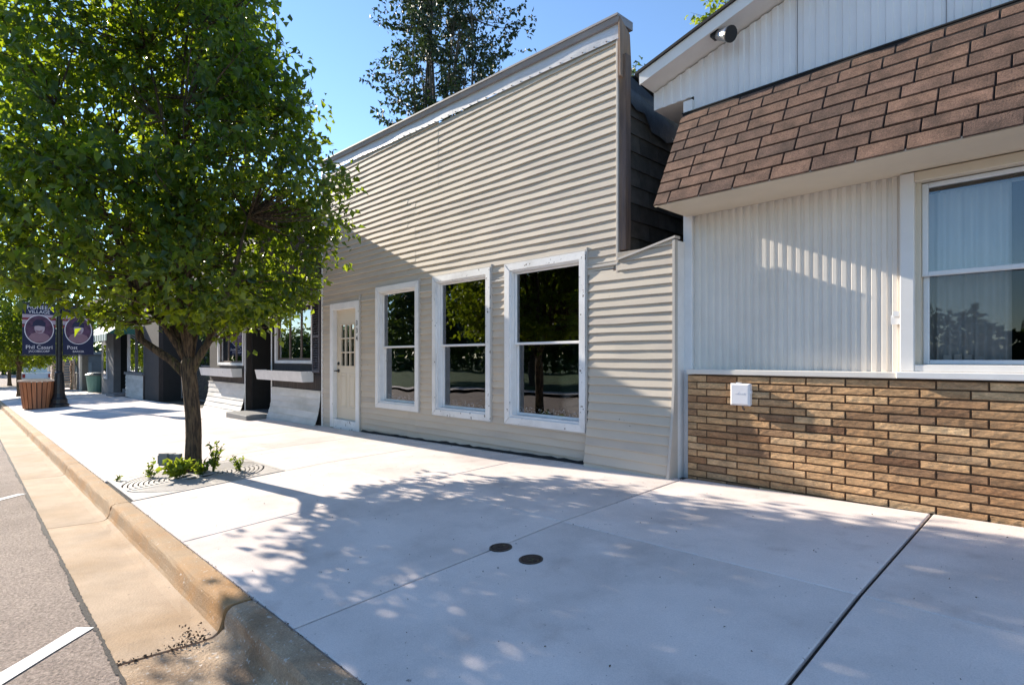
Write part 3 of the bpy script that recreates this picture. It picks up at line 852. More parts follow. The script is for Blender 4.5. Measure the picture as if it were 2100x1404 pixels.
mb.hexa([(EX-0.01,YF+0.021,rk(EX,0.012)),(RIDGE,YF+0.021,rk(RIDGE,0.012)),(RIDGE,YP+0.05,rk(RIDGE,0.0)),(EX-0.01,YP+0.05,rk(EX,0.0))],
        [(EX-0.01,YF+0.021,rk(EX,0.024)),(RIDGE,YF+0.021,rk(RIDGE,0.024)),(RIDGE,YP+0.05,rk(RIDGE,0.014)),(EX-0.01,YP+0.05,rk(EX,0.014))])
mb.build('rake_soffit', K['whitefascia'], bA)
mb = MB()
for sgn in (1,):
    mb.hexa([(EX-0.05,YF-0.03,rk(EX-0.05,0.117)),(RIDGE,YF-0.03,rk(RIDGE,0.117)),(RIDGE,13,rk(RIDGE,0.117)),(EX-0.05,13,rk(EX-0.05,0.117))],
            [(EX-0.05,YF-0.03,rk(EX-0.05,0.142)),(RIDGE,YF-0.03,rk(RIDGE,0.142)),(RIDGE,13,rk(RIDGE,0.142)),(EX-0.05,13,rk(EX-0.05,0.142))])
mb.hexa([(RIDGE,YF-0.03,rk(RIDGE,0.117)),(5.4,YF-0.03,rk(RIDGE,0.117)-1.0),(5.4,13,rk(RIDGE,0.117)-1.0),(RIDGE,13,rk(RIDGE,0.117))],
        [(RIDGE,YF-0.03,rk(RIDGE,0.142)),(5.4,YF-0.03,rk(RIDGE,0.142)-1.0),(5.4,13,rk(RIDGE,0.142)-1.0),(RIDGE,13,rk(RIDGE,0.142))])
mb.build('roof', K['roofedge'], bA)
# flood light under the rake
fl0 = Vector((-2.50, 5.20, rake(-2.50) - 0.01))
mb = MB()
ax = Vector((0.72, -0.25, -0.34)).normalized()
mb.tube([fl0, fl0+ax*0.03, fl0+ax*0.05, fl0+ax*0.15, fl0+ax*0.17], [0.035,0.05,0.052,0.068,0.07], 16)
fx = empty('flood_light', fl0, 'small silver can shaped flood light under the gable eave', 'light fixture')
mb.build('housing', K['steel'], fx, smooth=True)
mb = MB(); mb.tube([fl0+ax*0.171, fl0+ax*0.185], [0.074,0.074], 16); mb.build('rim', K['iron'], fx)
mb = MB(); mb.box(fl0.x-0.05, fl0.x+0.03, fl0.y-0.05, fl0.y+0.05, fl0.z-0.02, fl0.z+0.03, M=Matrix()); mb.build('mount', K['iron'], fx)

# mansard: underlay, shingles, soffit
MY0, MZ0, MY1, MZ1 = 4.755, 1.475, 5.30, 2.505
ML = math.hypot(MY1-MY0, MZ1-MZ0)
su = Vector((0, MY1-MY0, MZ1-MZ0)).normalized()
sn = Vector((0, -su.z, su.y))
MX0, MX1 = -2.925, 2.6
mb = MB()
mb.hexa([(MX0+0.01,MY0+0.012,MZ0+0.004),(MX1,MY0+0.012,MZ0+0.004),(MX1,MY1,MZ0+0.004),(MX0+0.01,MY1,MZ0+0.004)],
        [(MX0+0.01,MY1-0.01,MZ1),(MX1,MY1-0.01,MZ1),(MX1,MY1,MZ1),(MX0+0.01,MY1,MZ1)])
mans = mb.build('mansard', K['underlay'], bA)
NR = 9; EXS = ML / NR; SWD = 0.312
r = random.Random(21)
for i in range(NR):
    off = -(0.0 if i % 2 else SWD/2) - 0.08*(i % 3)
    x = MX0 + off
    while x < MX1:
        a, b = max(x, MX0), min(x + SWD - 0.009, MX1)
        if b - a > 0.03:
            lo = i*EXS + (0 if i else -0.015) + r.uniform(-0.003,0.003); hi = (i+1)*EXS - 0.007
            t0 = 0.012 + r.uniform(0,0.002); t1 = 0.007
            base = Vector((0, MY0, MZ0))
            def pt(xx, s, t): q = base + su*s + sn*t; return (xx, q.y, q.z)
            e = 0.004
            mbs = MB().hexa([pt(a,lo,0.001),pt(b,lo,0.001),pt(b,hi,0.001),pt(a,hi,0.001)], [pt(a+e,lo+e,t0),pt(b-e,lo+e,t0),pt(b-e,hi-e,t1),pt(a+e,hi-e,t1)])
            mbs.build('shingle', K['shingle'], mans)
        x += SWD
MB().box(MX0+0.004, MX1, MY1-0.02, MY1+0.01, MZ1+0.001, MZ1+0.012).build('top_flashing', K['roofedge'], bA)
mb = MB(); mb.box(MX0+0.02, MX1, MY0+0.03, YP-0.014, SOF, SOF+0.012)
mb.hexa([(MX0+0.004,MY0+0.004,SOF-0.004),(MX1,MY0+0.004,SOF-0.004),(MX1,MY0+0.029,SOF-0.004),(MX0+0.004,MY0+0.029,SOF-0.004)],[(MX0+0.004,MY0+0.004,MZ0+0.003),(MX1,MY0+0.004,MZ0+0.003),(MX1,MY0+0.029,MZ0+0.003),(MX0+0.004,MY0+0.029,MZ0+0.003)])
mb.build('soffit', K['cream'], bA)

# brick base
BY = 5.245
bw = MB(); bw.box(AX0+0.066, AX1, BY+0.009, YP-0.001, -1.5, -0.168)
brickw = bw.build('brick_wall', K['mortar'], bA)
BL, BH, BPX, BPZ = 0.296, 0.0585, 0.3055, 0.0677
meshes = []
for v in range(4):
    r = random.Random(40+v); b = 0.004
    mb = MB()
    vs = [(0,0.012,0),(BL,0.012,0),(BL,0.012,BH),(0,0.012,BH)]
    nx = 7
    fs = []
    # front face strip with slight hewn unevenness
    top = []; bot = []
    for i in range(nx+1):
        xx = b + (BL-2*b)*i/nx
        top.append((xx, r.uniform(-0.002,0.001), BH-b-r.uniform(0,0.002))); bot.append((xx, r.uniform(-0.002,0.001), b+r.uniform(0,0.002)))
    mid = [(b + (BL-2*b)*i/nx, r.uniform(-0.003,0.001), BH/2+r.uniform(-0.008,0.008)) for i in range(nx+1)]
    base_n = 4
    vs += bot + mid + top
    B0, M0, T0 = 4, 4+nx+1, 4+2*(nx+1)
    for i in range(nx):
        fs += [(B0+i, B0+i+1, M0+i+1, M0+i), (M0+i, M0+i+1, T0+i+1, T0+i)]
    fs += [(0,1)+tuple(B0+i for i in range(nx,-1,-1)), (2,3)+tuple(T0+i for i in range(nx+1)), (1,2,T0+nx,M0+nx,B0+nx), (3,0,B0,M0,T0)]
    mb.add(vs, fs)
    meshes.append(mb.mesh('brick', K['brick']))
r = random.Random(77)
z = -0.176 - BH; row = 0
while z > -1.30:
    x = AX0 + 0.07 - (0.1018*2 if row % 2 else 0.1018*1)
    while x < AX1 - 0.05:
        if x < AX0 + 0.068:
            a = AX0 + 0.07; b = x + BL
            if b - a > 0.03:
                MB().bbox(a, b, BY, BY+0.012, z, z+BH, 0.004).build('brick', K['brick'], brickw)
        else:
            link('brick', meshes[r.randrange(4)], brickw, (x, BY + r.uniform(-0.002,0.002), z))
        x += BPX
    z -= BPZ; row += 1
# cream sill strip and window
MB().bbox(AX0+0.066, -1.052, BY-0.022, YP-0.001, -0.160, -0.112, 0.005).build('sill_strip', K['creamwall'], bA)
wx0, wx1, wz0, wz1 = -1.045, 0.95, -0.105, 1.452
tw = 0.092
mb = MB()
mb.bbox(wx0, wx0+tw, YP-0.075, YP+0.06, wz0-0.0005, wz1, 0.005)
winA = mb.build('window', K['whitefascia'], bA)
MB().bbox(wx1-tw, wx1, YP-0.075, YP+0.06, wz0-0.0005, wz1, 0.005).build('casing_board', K['whitefascia'], winA)
MB().bbox(wx0+tw+0.0005, wx1-tw-0.0005, YP-0.072, YP+0.06, wz1-0.075, wz1, 0.005).build('casing_board', K['cream'], winA)
mb = MB(); mb.bbox(wx0-0.003, wx1, BY-0.05, YP+0.05, -0.158, -0.106, 0.006); mb.bbox(wx0+tw+0.0005, wx1-tw-0.0005, YP-0.066, YP+0.06, -0.1055, -0.052, 0.004)
mb.build('sill', K['whitefascia'], winA)
def vsash(u0, u1, w0, w1, y, f=0.042, gm='glassA'):
    mb = MB()
    mb.bbox(u0, u0+f, y, y+0.04, w0, w1, 0.006); mb.bbox(u1-f, u1, y, y+0.04, w0, w1, 0.006)
    mb.bbox(u0+f+0.0003, u1-f-0.0003, y+0.001, y+0.04, w0, w0+f*0.85, 0.006); mb.bbox(u0+f+0.0003, u1-f-0.0003, y+0.001, y+0.04, w1-f*0.85, w1, 0.006)
    mb.build('sash', K['vinyl'], winA)
    MB().box(u0+f-0.006, u1-f+0.006, y+0.018, y+0.022, w0+f*0.85-0.006, w1-f*0.85+0.006).build('pane', K[gm], winA)
ua, ub = wx0+tw+0.004, wx1-tw-0.004
MB().box(ua-0.004, ua+0.03, YP-0.02, YP+0.115, -0.05, wz1-0.0755).build('jamb', K['cream'], winA)
vsash(ua+0.031, ub, 0.64, 1.37, YP+0.012)
vsash(ua+0.031, ub, -0.05, 0.685, YP+0.056, gm='glassS')
# curtains and things on the inner sill
def curtain(name, x0, x1, z0, z1, y, folds, m, label, pinch=0.0, group='curtains in the wide window'):
    n = folds*8; mrows = 10
    vs = []; fs = []
    r = random.Random(folds)
    ph = [r.uniform(0, 6) for _ in range(3)]
    for j in range(mrows+1):
        t = j/mrows; zz = z1 + (z0-z1)*t
        for i in range(n+1):
            s = i/n
            xx = x0 + (x1-x0)*s
            xx = xx + pinch*t*t*(1-s)
            amp = 0.012 + 0.022*min(1, t*2.2)
            vs.append((xx, y + amp*math.sin(s*folds*2*math.pi + 0.6*math.sin(3*s*6+ph[0]) + 0.4*t) + 0.008*math.sin(s*17+ph[1]), zz))
    for j in range(mrows):
        for i in range(n):
            a = j*(n+1)+i
            fs.append((a, a+1, a+n+2, a+n+1))
    o = MB().add(vs, fs).build(name, m, smooth=True)
    return tag(o, label, 'curtain', group)
curtain('sheer_curtain', -0.98, -0.40, -0.07, 1.32, YP+0.20, 7, K['curtain'], 'white gathered curtain behind the left half of the wide window')
curtain('tied_curtain', -0.16, 0.30, -0.07, 1.30, YP+0.21, 5, K['curtain2'], 'beige curtain pulled aside at the right edge of the wide window', 0.16)
MB().box(-0.99, 0.93, YP+0.122, YP+0.34, -0.13, -0.082).build('inner_sill', K['whitefascia'], winA)
cx = -0.80
for i, (wd, hh, lab) in enumerate(((0.055,0.105,'leftmost of the small boxes on the inner sill behind the curtain gap'),(0.05,0.115,'second small box from the left on the inner window sill'),(0.05,0.11,'third small box from the left on the inner window sill'),(0.06,0.095,'fourth small box from the left on the inner window sill'))):
    o = MB().bbox(cx, cx+wd, YP+0.135, YP+0.165, -0.081, -0.081+hh, 0.004).build('small_box', K['curtain'])
    tag(o, lab, 'box', 'small boxes on the inner sill')
    cx += wd + 0.012
mb = MB(); mb.tube([(-0.83,YP+0.215,1.325),(0.85,YP+0.215,1.325)], 0.012, 8)
tag(mb.build('curtain_rod', K['vinyl']), 'thin white rod holding the curtains in the wide window', 'curtain rod')
mb = MB(); mb.box(AX0+0.16, AX1-0.11, YP+0.35, 12, -1.22, -1.14); mb.build('floor', K['darkwall'], bA)
mb = MB(); mb.box(AX0+0.16, AX1-0.11, YP+0.122, 14.8, 2.5, 2.56); mb.box(AX0+0.16, AX1-0.11, 9.0, 9.05, -1.14, 2.5); mb.build('ceiling', K['darkwall'], bA)
# white utility box on the brick
ub_ = empty('utility_box', (-2.27, BY, -0.44), 'small white utility box fixed to the brick wall', 'utility box')
mb = MB()
mb.hexa([(-2.355,BY-0.004,-0.436),(-2.185,BY-0.004,-0.436),(-2.185,BY-0.004,-0.243),(-2.355,BY-0.004,-0.243)], [(-2.355,BY-0.045,-0.436),(-2.185,BY-0.045,-0.436),(-2.185,BY-0.045,-0.243),(-2.355,BY-0.045,-0.243)])
mb.v = [(x, y, z) for x, y, z in mb.v]
mb.build('base', K['plastic'], ub_)
MB().bbox(-2.362, -2.178, BY-0.078, BY-0.0455, -0.443, -0.236, 0.016).build('cover', K['plastic'], ub_)
mb = MB(); mb.box(-2.31, -2.27, BY-0.06, BY-0.03, -0.2355, -0.228); mb.box(-2.1775, -2.168, BY-0.06, BY-0.035, -0.33, -0.30); mb.build('latch', K['plastic'], ub_)
mb = MB(); mb.tube([(-2.262,BY-0.03,-0.444),(-2.262,BY-0.02,-0.475),(-2.255,BY-0.004,-0.485)], 0.008, 6); mb.build('cable', K['darkwood'], ub_)
mb = MB()
for k, (a, b, h) in enumerate(((-2.315,-2.303,0.010),(-2.298,-2.286,0.012),(-2.281,-2.277,0.02),(-2.270,-2.258,0.012),(-2.253,-2.243,0.012),(-2.238,-2.226,0.013))):
    mb.box(a, b, BY-0.0805, BY-0.0781, -0.335, -0.335+h)
mb.build('raised_mark', K['plastic'], ub_)
# bracket beside the window
mb = MB(); mb.box(-1.115, -1.050, YP-0.030, YP-0.018, 0.27, 0.345); mb.box(-1.095, -1.052, YP-0.055, YP-0.0305, 0.335, 0.375)
tag(mb.build('wall_bracket', K['peel']), 'small rusty white metal bracket beside the wide window', 'bracket')

# =================================================================== dark shopfront next door
CX0, CX1 = -18.35, -10.90
bC = empty('dark_shopfront_building', (-14.5, 5.3, zf(-14.5)), 'dark brown shopfront with white window boxes behind the street tree', 'building')
YC = 5.22
mb = MB()
OC = [(-17.55,-15.45,-0.2,1.25), (-13.35,-11.35,-0.12,1.22)]
mb.box(CX0, -17.55, YC, YC+0.12, -1.7, 2.9); mb.box(-17.55, -15.45, YC, YC+0.12, -1.7, -0.2); mb.box(-17.55, -15.45, YC, YC+0.12, 1.25, 2.9); mb.box(-15.45, -15.25, YC, YC+0.12, -1.7, 2.9)
mb.box(-15.25, -13.5, YC, YC+0.12, 1.25, 2.9)
mb.box(-13.5, -13.35, YC, YC+0.12, -1.7, 2.9); mb.box(-13.35, -11.35, YC, YC+0.12, -1.7, -0.12); mb.box(-13.35, -11.35, YC, YC+0.12, 1.22, 2.9); mb.box(-11.35, CX1-0.04, YC, YC+0.12, -1.7, 2.9)
mb.box(CX0, CX0+0.1, YC+0.121, 14, -1.7, 2.9); mb.box(CX0+0.101, CX1-0.05, 13.9, 14, -1.7, 2.9)
wallC = mb.build('wall', K['darkboard'], bC)
mb = MB(); mb.box(CX0, CX1-0.04, YC, 14, 2.901, 2.98); mb.build('roof', K['roofedge'], bC)
# unseen canopy added to shade the neighbour's front, lengthened leftward to shade this one
mb = MB()
mb.hexa([(CX0-1.4,3.88,1.30),(CX1-0.03,3.88,1.30),(CX1-0.03,YC-0.002,1.30),(CX0-1.4,YC-0.002,1.30)], [(CX0-1.4,3.88,2.955),(CX1-0.03,3.88,2.955),(CX1-0.03,YC-0.002,2.955),(CX0-1.4,YC-0.002,2.955)])
mb.build('shade_overhang', K['darkboard'], bC)
# flared white siding below
def cflare(z): return max(0, -0.72 - z)**2 * 0.28
for a, b, s0 in ((-18.3,-15.27,1),(-13.48,-10.95,2)):
    zz = -0.70 - 0.135; k = 0
    bw_ = MB().box(a, b, YC-0.03, YC-0.001, -1.7, -0.70).build('base_wall', K['darkboard'], bC)
    while zz > zf(a) - 0.15:
        board_obj(a, b, zz, YC-0.031, 0.135, 0.02, K['bwhite'], bw_, 5000+100*s0+k, bow=0.004, flare=cflare)
        zz -= 0.135; k += 1
    MB().box(a-0.01, b+0.01, YC-0.055, YC-0.0315, -0.70, -0.672).build('ledge', K['bwhite'], bC)
# vertical dark boards between ledge and box
for a, b in ((-18.25,-15.3),(-13.45,-10.97)):
    x = a
    while x < b - 0.02:
        MB().bbox(x, min(x+0.095,b), YC-0.022, YC-0.001, -0.670, -0.345, 0.004).build('vertical_board', K['darkboard'], bC)
        x += 0.1
# window boxes with fluted fronts
for a, b, lab in ((-18.3,-15.55,'left of the two white fluted window boxes, partly behind the tree trunk'),(-13.85,-11.30,'right of the two white fluted window boxes, beside the shutter')):
    mb = MB(); y0, y1 = YC-0.30, YC-0.023
    vs = []; n = int((b-a)/0.06)
    for i in range(2*n+1):
        x = a + (b-a)*i/(2*n); d = 0.012 if i % 2 else 0.0
        vs += [(x, y0+0.05-d, -0.50), (x, y0-d, -0.275)]
    mb.add(vs, [(2*i, 2*i+2, 2*i+3, 2*i+1) for i in range(2*n)])
    mb.add([(b,y0+0.05,-0.50),(b,y1,-0.50),(b,y1,-0.275),(b,y0,-0.275)], [(0,1,2,3)])
    mb.add([(a,y0+0.05,-0.50),(a,y1,-0.50),(a,y1,-0.275),(a,y0,-0.275)], [(3,2,1,0)])
    mb.add([(a,y0+0.05,-0.50),(b,y0+0.05,-0.50),(b,y1,-0.50),(a,y1,-0.50)], [(3,2,1,0)])
    mb.add([(a,y0+0.01,-0.30),(b,y0+0.01,-0.30),(b,y1,-0.30),(a,y1,-0.30)], [(0,1,2,3)])
    tag(mb.build('window_box', K['white']), lab, 'window box', 'white window boxes on the dark shopfront')
# windows
for (a, b, z0, z1) in OC:
    fw = 0.07
    win = MB().bbox(a, a+fw, YC-0.03, YC+0.08, z0, z1, 0.004).build('window', K['white'], bC)
    mb = MB(); mb.bbox(b-fw, b, YC-0.03, YC+0.08, z0, z1, 0.004); mb.bbox(a+fw, b-fw, YC-0.028, YC+0.08, z1-fw, z1, 0.004); mb.bbox(a+fw, b-fw, YC-0.028, YC+0.08, z0, z0+fw, 0.004)
    mb.build('casing', K['white'], win)
    mb = MB()
    for xx in (a+fw, a+(b-a)*0.36, a+(b-a)*0.66, b-fw-0.045): mb.box(xx, xx+0.045, YC+0.02, YC+0.06, z0+fw, z1-fw)
    mb.box(a+fw+0.046, b-fw-0.046, YC+0.022, YC+0.058, z0+fw, z0+fw+0.05)
    mb.build('mullions', K['brownframe'], win)
    for q in ((a+fw, a+(b-a)*0.36), (a+(b-a)*0.36, a+(b-a)*0.66), (a+(b-a)*0.66, b-fw)):
        MB().box(q[0]+0.04, q[1]+0.005, YC+0.038, YC+0.042, z0+fw+0.045, z1-fw).build('pane', K['glass'], win)
o = MB().box(-17.3, -16.8, YC+0.14, YC+0.16, -0.15, 1.15).build('window_blind', K['curtain']); tag(o, 'pale blind behind the left window of the dark shopfront', 'blind')
o = MB().box(-13.2, -12.75, YC+0.14, YC+0.16, -0.05, 1.12).build('window_blind', K['curtain']); tag(o, 'pale blind behind the right window of the dark shopfront', 'blind')
# louvred shutter
sh_ = MB(); sh_.bbox(-11.32, -11.28, YC-0.05, YC-0.001, -0.30, 1.25, 0.004); sh_.bbox(-11.02, -10.98, YC-0.05, YC-0.001, -0.30, 1.25, 0.004)
for zz in (-0.30, 0.42, 1.19): sh_.bbox(-11.2795, -11.0205, YC-0.048, YC-0.001, zz, zz+0.06, 0.004)
shut = sh_.build('shutter', K['shutter'], bC)
for k in range(28):
    zz = -0.23 + k*0.05
    if 0.40 < zz < 0.47 or zz > 1.17: continue
    MB().hexa([(-11.279,YC-0.045,zz),(-11.021,YC-0.045,zz),(-11.021,YC-0.01,zz+0.03),(-11.279,YC-0.01,zz+0.03)],[(-11.279,YC-0.045,zz+0.008),(-11.021,YC-0.045,zz+0.008),(-11.021,YC-0.01,zz+0.038),(-11.279,YC-0.01,zz+0.038)]).build('louvre', K['shutter'], shut)
# recessed entrance
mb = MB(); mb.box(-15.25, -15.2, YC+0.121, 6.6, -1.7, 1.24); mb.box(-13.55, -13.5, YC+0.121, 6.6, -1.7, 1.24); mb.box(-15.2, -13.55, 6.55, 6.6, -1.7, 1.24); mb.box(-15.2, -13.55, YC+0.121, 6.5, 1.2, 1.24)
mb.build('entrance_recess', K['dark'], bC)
mb = MB(); mb.bbox(-14.9, -13.9, 6.49, 6.545, -1.33, 0.85, 0.01); dC = mb.build('door', K['dark'], bC)
MB().bbox(-14.7, -14.1, 6.47, 6.489, -0.2, 0.7, 0.004).build('pane', K['glass'], dC)
MB().box(-15.2, -13.55, YC-0.10, 6.5, -1.6, zf(-14.4)+0.10).build('entrance_floor', K['greywall2'], bC)
for xx in (-15.262, -13.50): MB().bbox(xx-0.02, xx+0.02, YC-0.05, YC-0.0325, -1.45, 1.24, 0.004).build('corner_trim', K['white'], bC)
o = MB().bbox(-14.95, -13.55, 4.62, YC-0.12, zs(-14.3,4.9)-0.08, zf(-14.3)+0.11, 0.015).build('concrete_step', K['greywall2'])
tag(o, 'pale concrete step in front of the dark recessed entrance', 'step')
# =================================================================== gate and shrubs in the gap
gate = empty('chain_link_gate', (-22.5, 6.0, zf(-22.5)), 'grey tube framed wire gate across the dark gap between buildings', 'gate')
zg0 = zf(-22.5)
mb = MB()
for p, q in (((-24.6,6,zg0+0.05),(-24.6,6,zg0+1.35)),((-20.2,6,zg0+0.05),(-20.2,6,zg0+1.35)),((-24.6,6,zg0+1.33),(-20.2,6,zg0+1.33)),((-24.6,6,zg0+0.1),(-20.2,6,zg0+0.1))):
    mb.tube([p, q], 0.022, 8)
gf = mb.build('frame', K['greywall2'], gate)
mb = MB()
k = -24.6
while k < -20.2:
    for dx in (-1.2, 1.2):
        xa, za_ = k, zg0+0.1; xb_, zb_ = k+dx, zg0+1.3
        if -24.6 <= xb_ <= -20.2: mb.tube([(xa,6,za_),(xb_,6,zb_)], 0.003, 4, cap=False)
    k += 0.10
mb.build('wire_mesh', K['greyplastic'], gate)

# =================================================================== foliage machinery
def leaf_cloud(name, P, Dr, size, m, parent=None, seed=0, droop=0.5, aspect=0.62, kind='stuff', upj=0.6):
    """P: leaf bases (n,3); Dr: stem directions; a folded pointed leaf of four triangles at each"""
    g = np.random.default_rng(seed)
    n = len(P)
    up = np.tile(np.array([0,0,1.0]), (n,1))
    rd = g.normal(size=(n,3)); rd /= np.linalg.norm(rd, axis=1)[:,None]
    ax = Dr*0.55 + rd*0.75 + np.array([0,0,-droop])
    ax /= np.linalg.norm(ax, axis=1)[:,None]
    nrm = up*upj + g.normal(size=(n,3))*0.6
    nrm -= ax*np.sum(nrm*ax, axis=1)[:,None]
    nrm /= np.linalg.norm(nrm, axis=1)[:,None]+1e-9
    sd_ = np.cross(ax, nrm)
    s = size*(0.6+0.7*g.random(n))[:,None]
    fold = (0.10+0.15*g.random(n))[:,None]
    wv = aspect*(0.85+0.3*g.random(n))[:,None]
    b = P
    mid = P + ax*s*0.48 - nrm*s*0.04
    l = P + ax*s*0.40 + sd_*s*wv*0.5 + nrm*s*fold
    r_ = P + ax*s*0.40 - sd_*s*wv*0.5 + nrm*s*fold
    t = P + ax*s - nrm*s*(0.12+0.2*g.random(n))[:,None]
    V = np.stack([b,l,mid,r_,t], axis=1).reshape(-1,3)
    base = (np.arange(n)*5)[:,None]
    T = np.concatenate([base+np.array([0,2,1]), base+np.array([1,2,4]), base+np.array([0,3,2]), base+np.array([3,4,2])], axis=1).reshape(-1,3)
    me = bpy.data.meshes.new(name)
    me.vertices.add(len(V)); me.vertices.foreach_set('co', V.astype(np.float32).ravel())
    me.loops.add(len(T)*3); me.loops.foreach_set('vertex_index', T.astype(np.int32).ravel())
    me.polygons.add(len(T)); me.polygons.foreach_set('loop_start', np.arange(0,len(T)*3,3,dtype=np.int32)); me.polygons.foreach_set('loop_total', np.full(len(T),3,dtype=np.int32))
    me.polygons.foreach_set('use_smooth', np.ones(len(T), dtype=bool))
    at = me.attributes.new('tint', 'FLOAT', 'POINT')
    at.data.foreach_set('value', np.repeat(g.random(n),5).astype(np.float32))
    me.materials.append(m)
    me.update(calc_edges=True)
    me.validate()
    o = link(name, me, parent)
    if kind: o['kind'] = kind
    return o

def twig_leaves(C, Dd, length, nl, seed, spread=0.04):
    """leaves set along twigs that start at C and run along Dd"""
    g = np.random.default_rng(seed)
    n = len(C)
    t = (np.arange(nl)+g.random((n,nl)))/nl
    ln = (length*(0.6+0.8*g.random(n)))[:,None]
    sag = -0.35*ln*(t**2)*g.random((n,1))
    P = C[:,None,:] + Dd[:,None,:]*(t*ln)[:,:,None] + g.normal(size=(n,nl,3))*spread
    P[:,:,2] += sag
    side = np.cross(Dd, g.normal(size=(n,3))); side /= np.linalg.norm(side,axis=1)[:,None]+1e-9
    sg = np.where(np.arange(nl)%2==0, 1.0, -1.0)
    Dr = Dd[:,None,:]*0.5 + side[:,None,:]*sg[None,:,None]
    Dr /= np.linalg.norm(Dr,axis=2)[:,:,None]
    return P.reshape(-1,3), Dr.reshape(-1,3)

def curve_pts(a, b, k, bend, r):
    a = Vector(a); b = Vector(b); d = b-a
    off = Vector((r.uniform(-1,1), r.uniform(-1,1), r.uniform(-0.3,0.3)))*bend*d.length
    return [a + d*t + off*math.sin(math.pi*t) + Vector((0,0,-0.10*d.length*math.sin(math.pi*t))) * 1.0 for t in [i/k for i in range(k+1)]]

